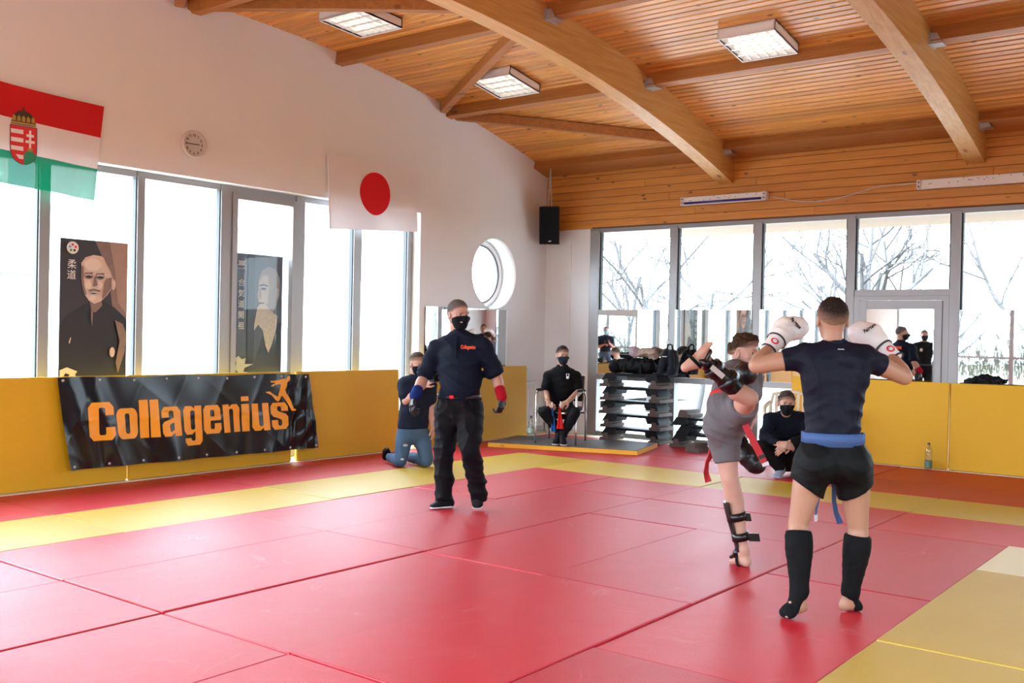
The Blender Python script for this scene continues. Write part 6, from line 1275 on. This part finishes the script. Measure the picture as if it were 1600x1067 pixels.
# ================================================================== seated man with signal flags
def sitter():
    O = CO.copy(); D = float((O-CAM_POS)@FW); J = lambda x, y, dd=0: at(x, y, D+dd); f = -CY; side = CX
    p = Person((O[0], O[1], .062), 'seated masked man in black polo holding a red and a blue flag', 'sit')
    nek = J(879,574,-.02); chs = J(878,594,.04); wst = J(877,624,.10); pel = J(876,640,.14); sl, sr = J(857,587,.02), J(900,587,.02)
    p.torso(pel, wst, chs, nek, side, side, 1.02, .01, (sl, sr)); el, er = J(852,613,-.02), J(905,612,-.02); wl, wr = J(857,628,-.26), J(887,627,-.26); A1 = p.arm(sl, el, wl, 1.0); A2 = p.arm(sr, er, wr, 1.0)
    hl, hr = J(867,643,.10), J(886,643,.10); kl, kr = J(851,645,-.34), J(898,645,-.34); al, ar = J(874,674,-.30), J(879,680,-.38)
    L1 = p.leg(hl, kl, al, .95); L2 = p.leg(hr, kr, ar, .95)
    p.head(J(879,555,-.05), facing(16, -6), size=1.0); p.hair((.018,.014,.013), .007, (.002,.0,.006), front=.058, nape=-.05, fade=.04, amp=.0015, freq=150); p.eyes(); p.mask(M['mask_navy'])
    P1, P2 = [], []; p.hand(wl, J(863,634,-.30)-wl, ZU*.7-FWH*.6, 62, 1.05, 1, tgt=P1); p.hand(wr, J(878,632,-.30)-wr, ZU*.7-FWH*.6, 62, 1.05, -1, tgt=P2); p.finish(.009, nek, [P1, P2])
    P = [Loft(grow(p.tst[1:], .018), p.tside[1:], .03), Loft([(sl, .060, .060), (nek-ZU*.05, .070, .070), (sr, .060, .060)], k=.05)]
    for A in (A1, A2): P.append(Loft([(A[0][0], .066, .066), (A[1][0], .070, .070), (A[1][0]+(A[2][0]-A[1][0])*.35, .072, .072)], k=.03))
    T = p.cloth('polo_shirt', P, M['polo_black'], .009, [], lambda Q: folds(Q, .006, 18, 21)); p.cloth('collar', [Loft([(nek-ZU*.012, .078, .080), (nek+ZU*.03, .068, .070)], side, .01), Ell(nek+f*.075, (.03,.05,.05), [side, f, ZU], .01, 'sub')], M['polo_black'], .006, [(nek+ZU*.04, ZU)])
    c = J(887,590,-.115); q = MB(); q.lathe([(0,.004),(.02,.004),(.02,0)], c, 12, axis=f); q.tube([c+side*-.014+ZU*.015, c+side*-.018+ZU*.045, c+side*-.006+ZU*.052], .005, 6); q.tube([c+side*.014+ZU*.015, c+side*.018+ZU*.045, c+side*.006+ZU*.052], .005, 6); q.build('chest_emblem', M['print_white'], T)
    P = [Loft([(pel-ZU*.0, .165, .12), (pel+ZU*.06, .16, .12)], side, .03)]
    for st in (L1, L2): P.append(Loft([(st[0][0], .100, .100), (st[1][0], .096, .096), (st[2][0], .088, .088), (st[3][0], .080, .080), (st[4][0], .076, .076), (st[5][0], .064, .064), (st[6][0], .056, .056)], k=.025))
    p.cloth('trousers', P, M['black_cloth'], .009, [], lambda Q: folds(Q, .007, 17, 9))
    for a_, tx in ((al, J(866,686,-.40)), (ar, J(881,693,-.46))): t_ = np.array([*tx[:2], .072]); shoe(p, a_, a_-ZU*.09+FWH*.04 if False else np.array([a_[0],a_[1],.075])+FWH*.03, t_-FWH*.05, M['shoe_black'])
    b1 = empty('signal_flag', tuple(J(864,636,-.33)), 'blue signal flag hanging from the seated man\'s hand', 'signal flag'); r1 = empty('signal_flag', tuple(J(875,634,-.33)), 'red signal flag hanging from the seated man\'s hand', 'signal flag')
    flag_of('flag_cloth', M['flag_blue_c'], b1, J(863,637,-.36), J(864.5,674,-.40), .022, .066, side, 10, 10, .010); MB().tube([J(862.5,628,-.33), J(863,640,-.35)], .006, 6).build('stick', M['white_paint'], b1)
    flag_of('flag_cloth', M['flag_red_c'], r1, J(874.5,636,-.36), J(875,670,-.44), .022, .098, side, 12, 10, .012); MB().tube([J(876,627,-.33), J(875,640,-.35)], .006, 6).build('stick', M['white_paint'], r1)
sitter()

# ================================================================== two people who show only in the mirrors
def stander(x, y, yaw, label, skin, h, mk, shirt, trs, hcol, camera=False):
    f = _n([math.cos(yaw), math.sin(yaw), 0]); side = np.array([f[1], -f[0], 0]); k = h/1.78; O = np.array([x, y, 0.0]); W = lambda a, b, z: O+side*a*k+f*b*k+ZU*z*k
    p = Person((x, y, 0), label, skin); nek = W(0,-.01,1.49); chs = W(0,0,1.32); wst = W(0,0,1.08); pel = W(0,0,.96); sl, sr = W(-.19,-.01,1.42), W(.19,-.01,1.42); p.torso(pel, wst, chs, nek, side, side, 1.0, .01, (sl, sr))
    if camera: el, er, wl, wr = W(-.24,.05,1.14), W(.24,.05,1.14), W(-.06,.22,1.30), W(.08,.20,1.22)
    else: el, er, wl, wr = W(-.25,-.02,1.13), W(.25,-.02,1.13), W(-.24,.08,.90), W(.24,.08,.90)
    A = [p.arm(sl, el, wl), p.arm(sr, er, wr)]; L_ = [p.leg(W(s*.09,0,.92), W(s*.11,.01,.50), W(s*.12,-.01,.09)) for s in (-1,1)]
    p.head(W(0,.03,1.655), f, size=1.0); p.hair(hcol, .006, front=.06, nape=-.05); p.eyes(); p.mask(M[mk]); Ps = []
    for w_, e_, s in ((wl, el, 1), (wr, er, -1)): q = []; p.hand(w_, w_-e_, ZU if camera else f, 45, 1, s, tgt=q); Ps.append(q)
    p.finish(.011, nek, Ps, hh=.006)
    P = [Loft(grow(p.tst[1:], .018), p.tside[1:], .03), Loft([(sl, .07, .07), (nek-ZU*.03, .075, .073), (sr, .07, .07)], k=.05)]+[Loft([(a[0][0], .074, .074), (a[1][0]+(a[2][0]-a[1][0])*.4, .074, .074)], k=.03) for a in A]
    T = p.cloth('shirt', P, M[shirt], .011, [(pel+ZU*.03, -ZU)], lambda Q: folds(Q, .006, 18, 3)); P = [Loft([(pel-ZU*.05, .16, .12), (pel+ZU*.06, .165, .125)], side, .03)]+[Loft([(st[0][0], .105, .105), (st[2][0], .088, .088), (st[4][0], .078, .078), (st[6][0], .068, .068)], k=.03) for st in L_]
    p.cloth('trousers', P, M[trs], .011, [(pel+ZU*.07, ZU)], lambda Q: folds(Q, .008, 16, 5)); ring_strap('belt', M['belt_grey'], T, pel+ZU*.05, ZU, side, .176, .136, .03, .005)
    for s in (-1,1): shoe(p, W(s*.12,-.01,.09), W(s*.12,-.07,.004), W(s*.15,.20,.004), M['shoe_black'])
    MB().obox(chs+f*.128+side*-.08+ZU*.02, side, ZU, f, .025, .03, .003).build('chest_emblem', M['print_white'], T)
    if camera:
        cm = empty('photo_camera', tuple(W(0,.27,1.30)), 'black photo camera held by the man in a turquoise mask', 'camera'); MB().obox(W(0,.27,1.31), side, f, ZU, .07, .035, .05).build('camera_body', M['black_plastic'], cm); MB().lathe([(0,0),(.04,0),(.042,.12),(0,.12)], W(0,.30,1.31), 16, axis=f).build('lens', M['black_plastic'], cm)
stander(-3.62, -1.62, R(62), 'masked official in black polo reflected in the door mirror', 'sit', 1.74, 'mask_black', 'polo_black', 'black_cloth', (.03,.025,.022))
stander(.72, -4.55, R(128), 'photographer with turquoise mask reflected in the corner mirrors', 'kn', 1.76, 'turquoise', 'tee_navy', 'jeans', (.03,.02,.015), True)
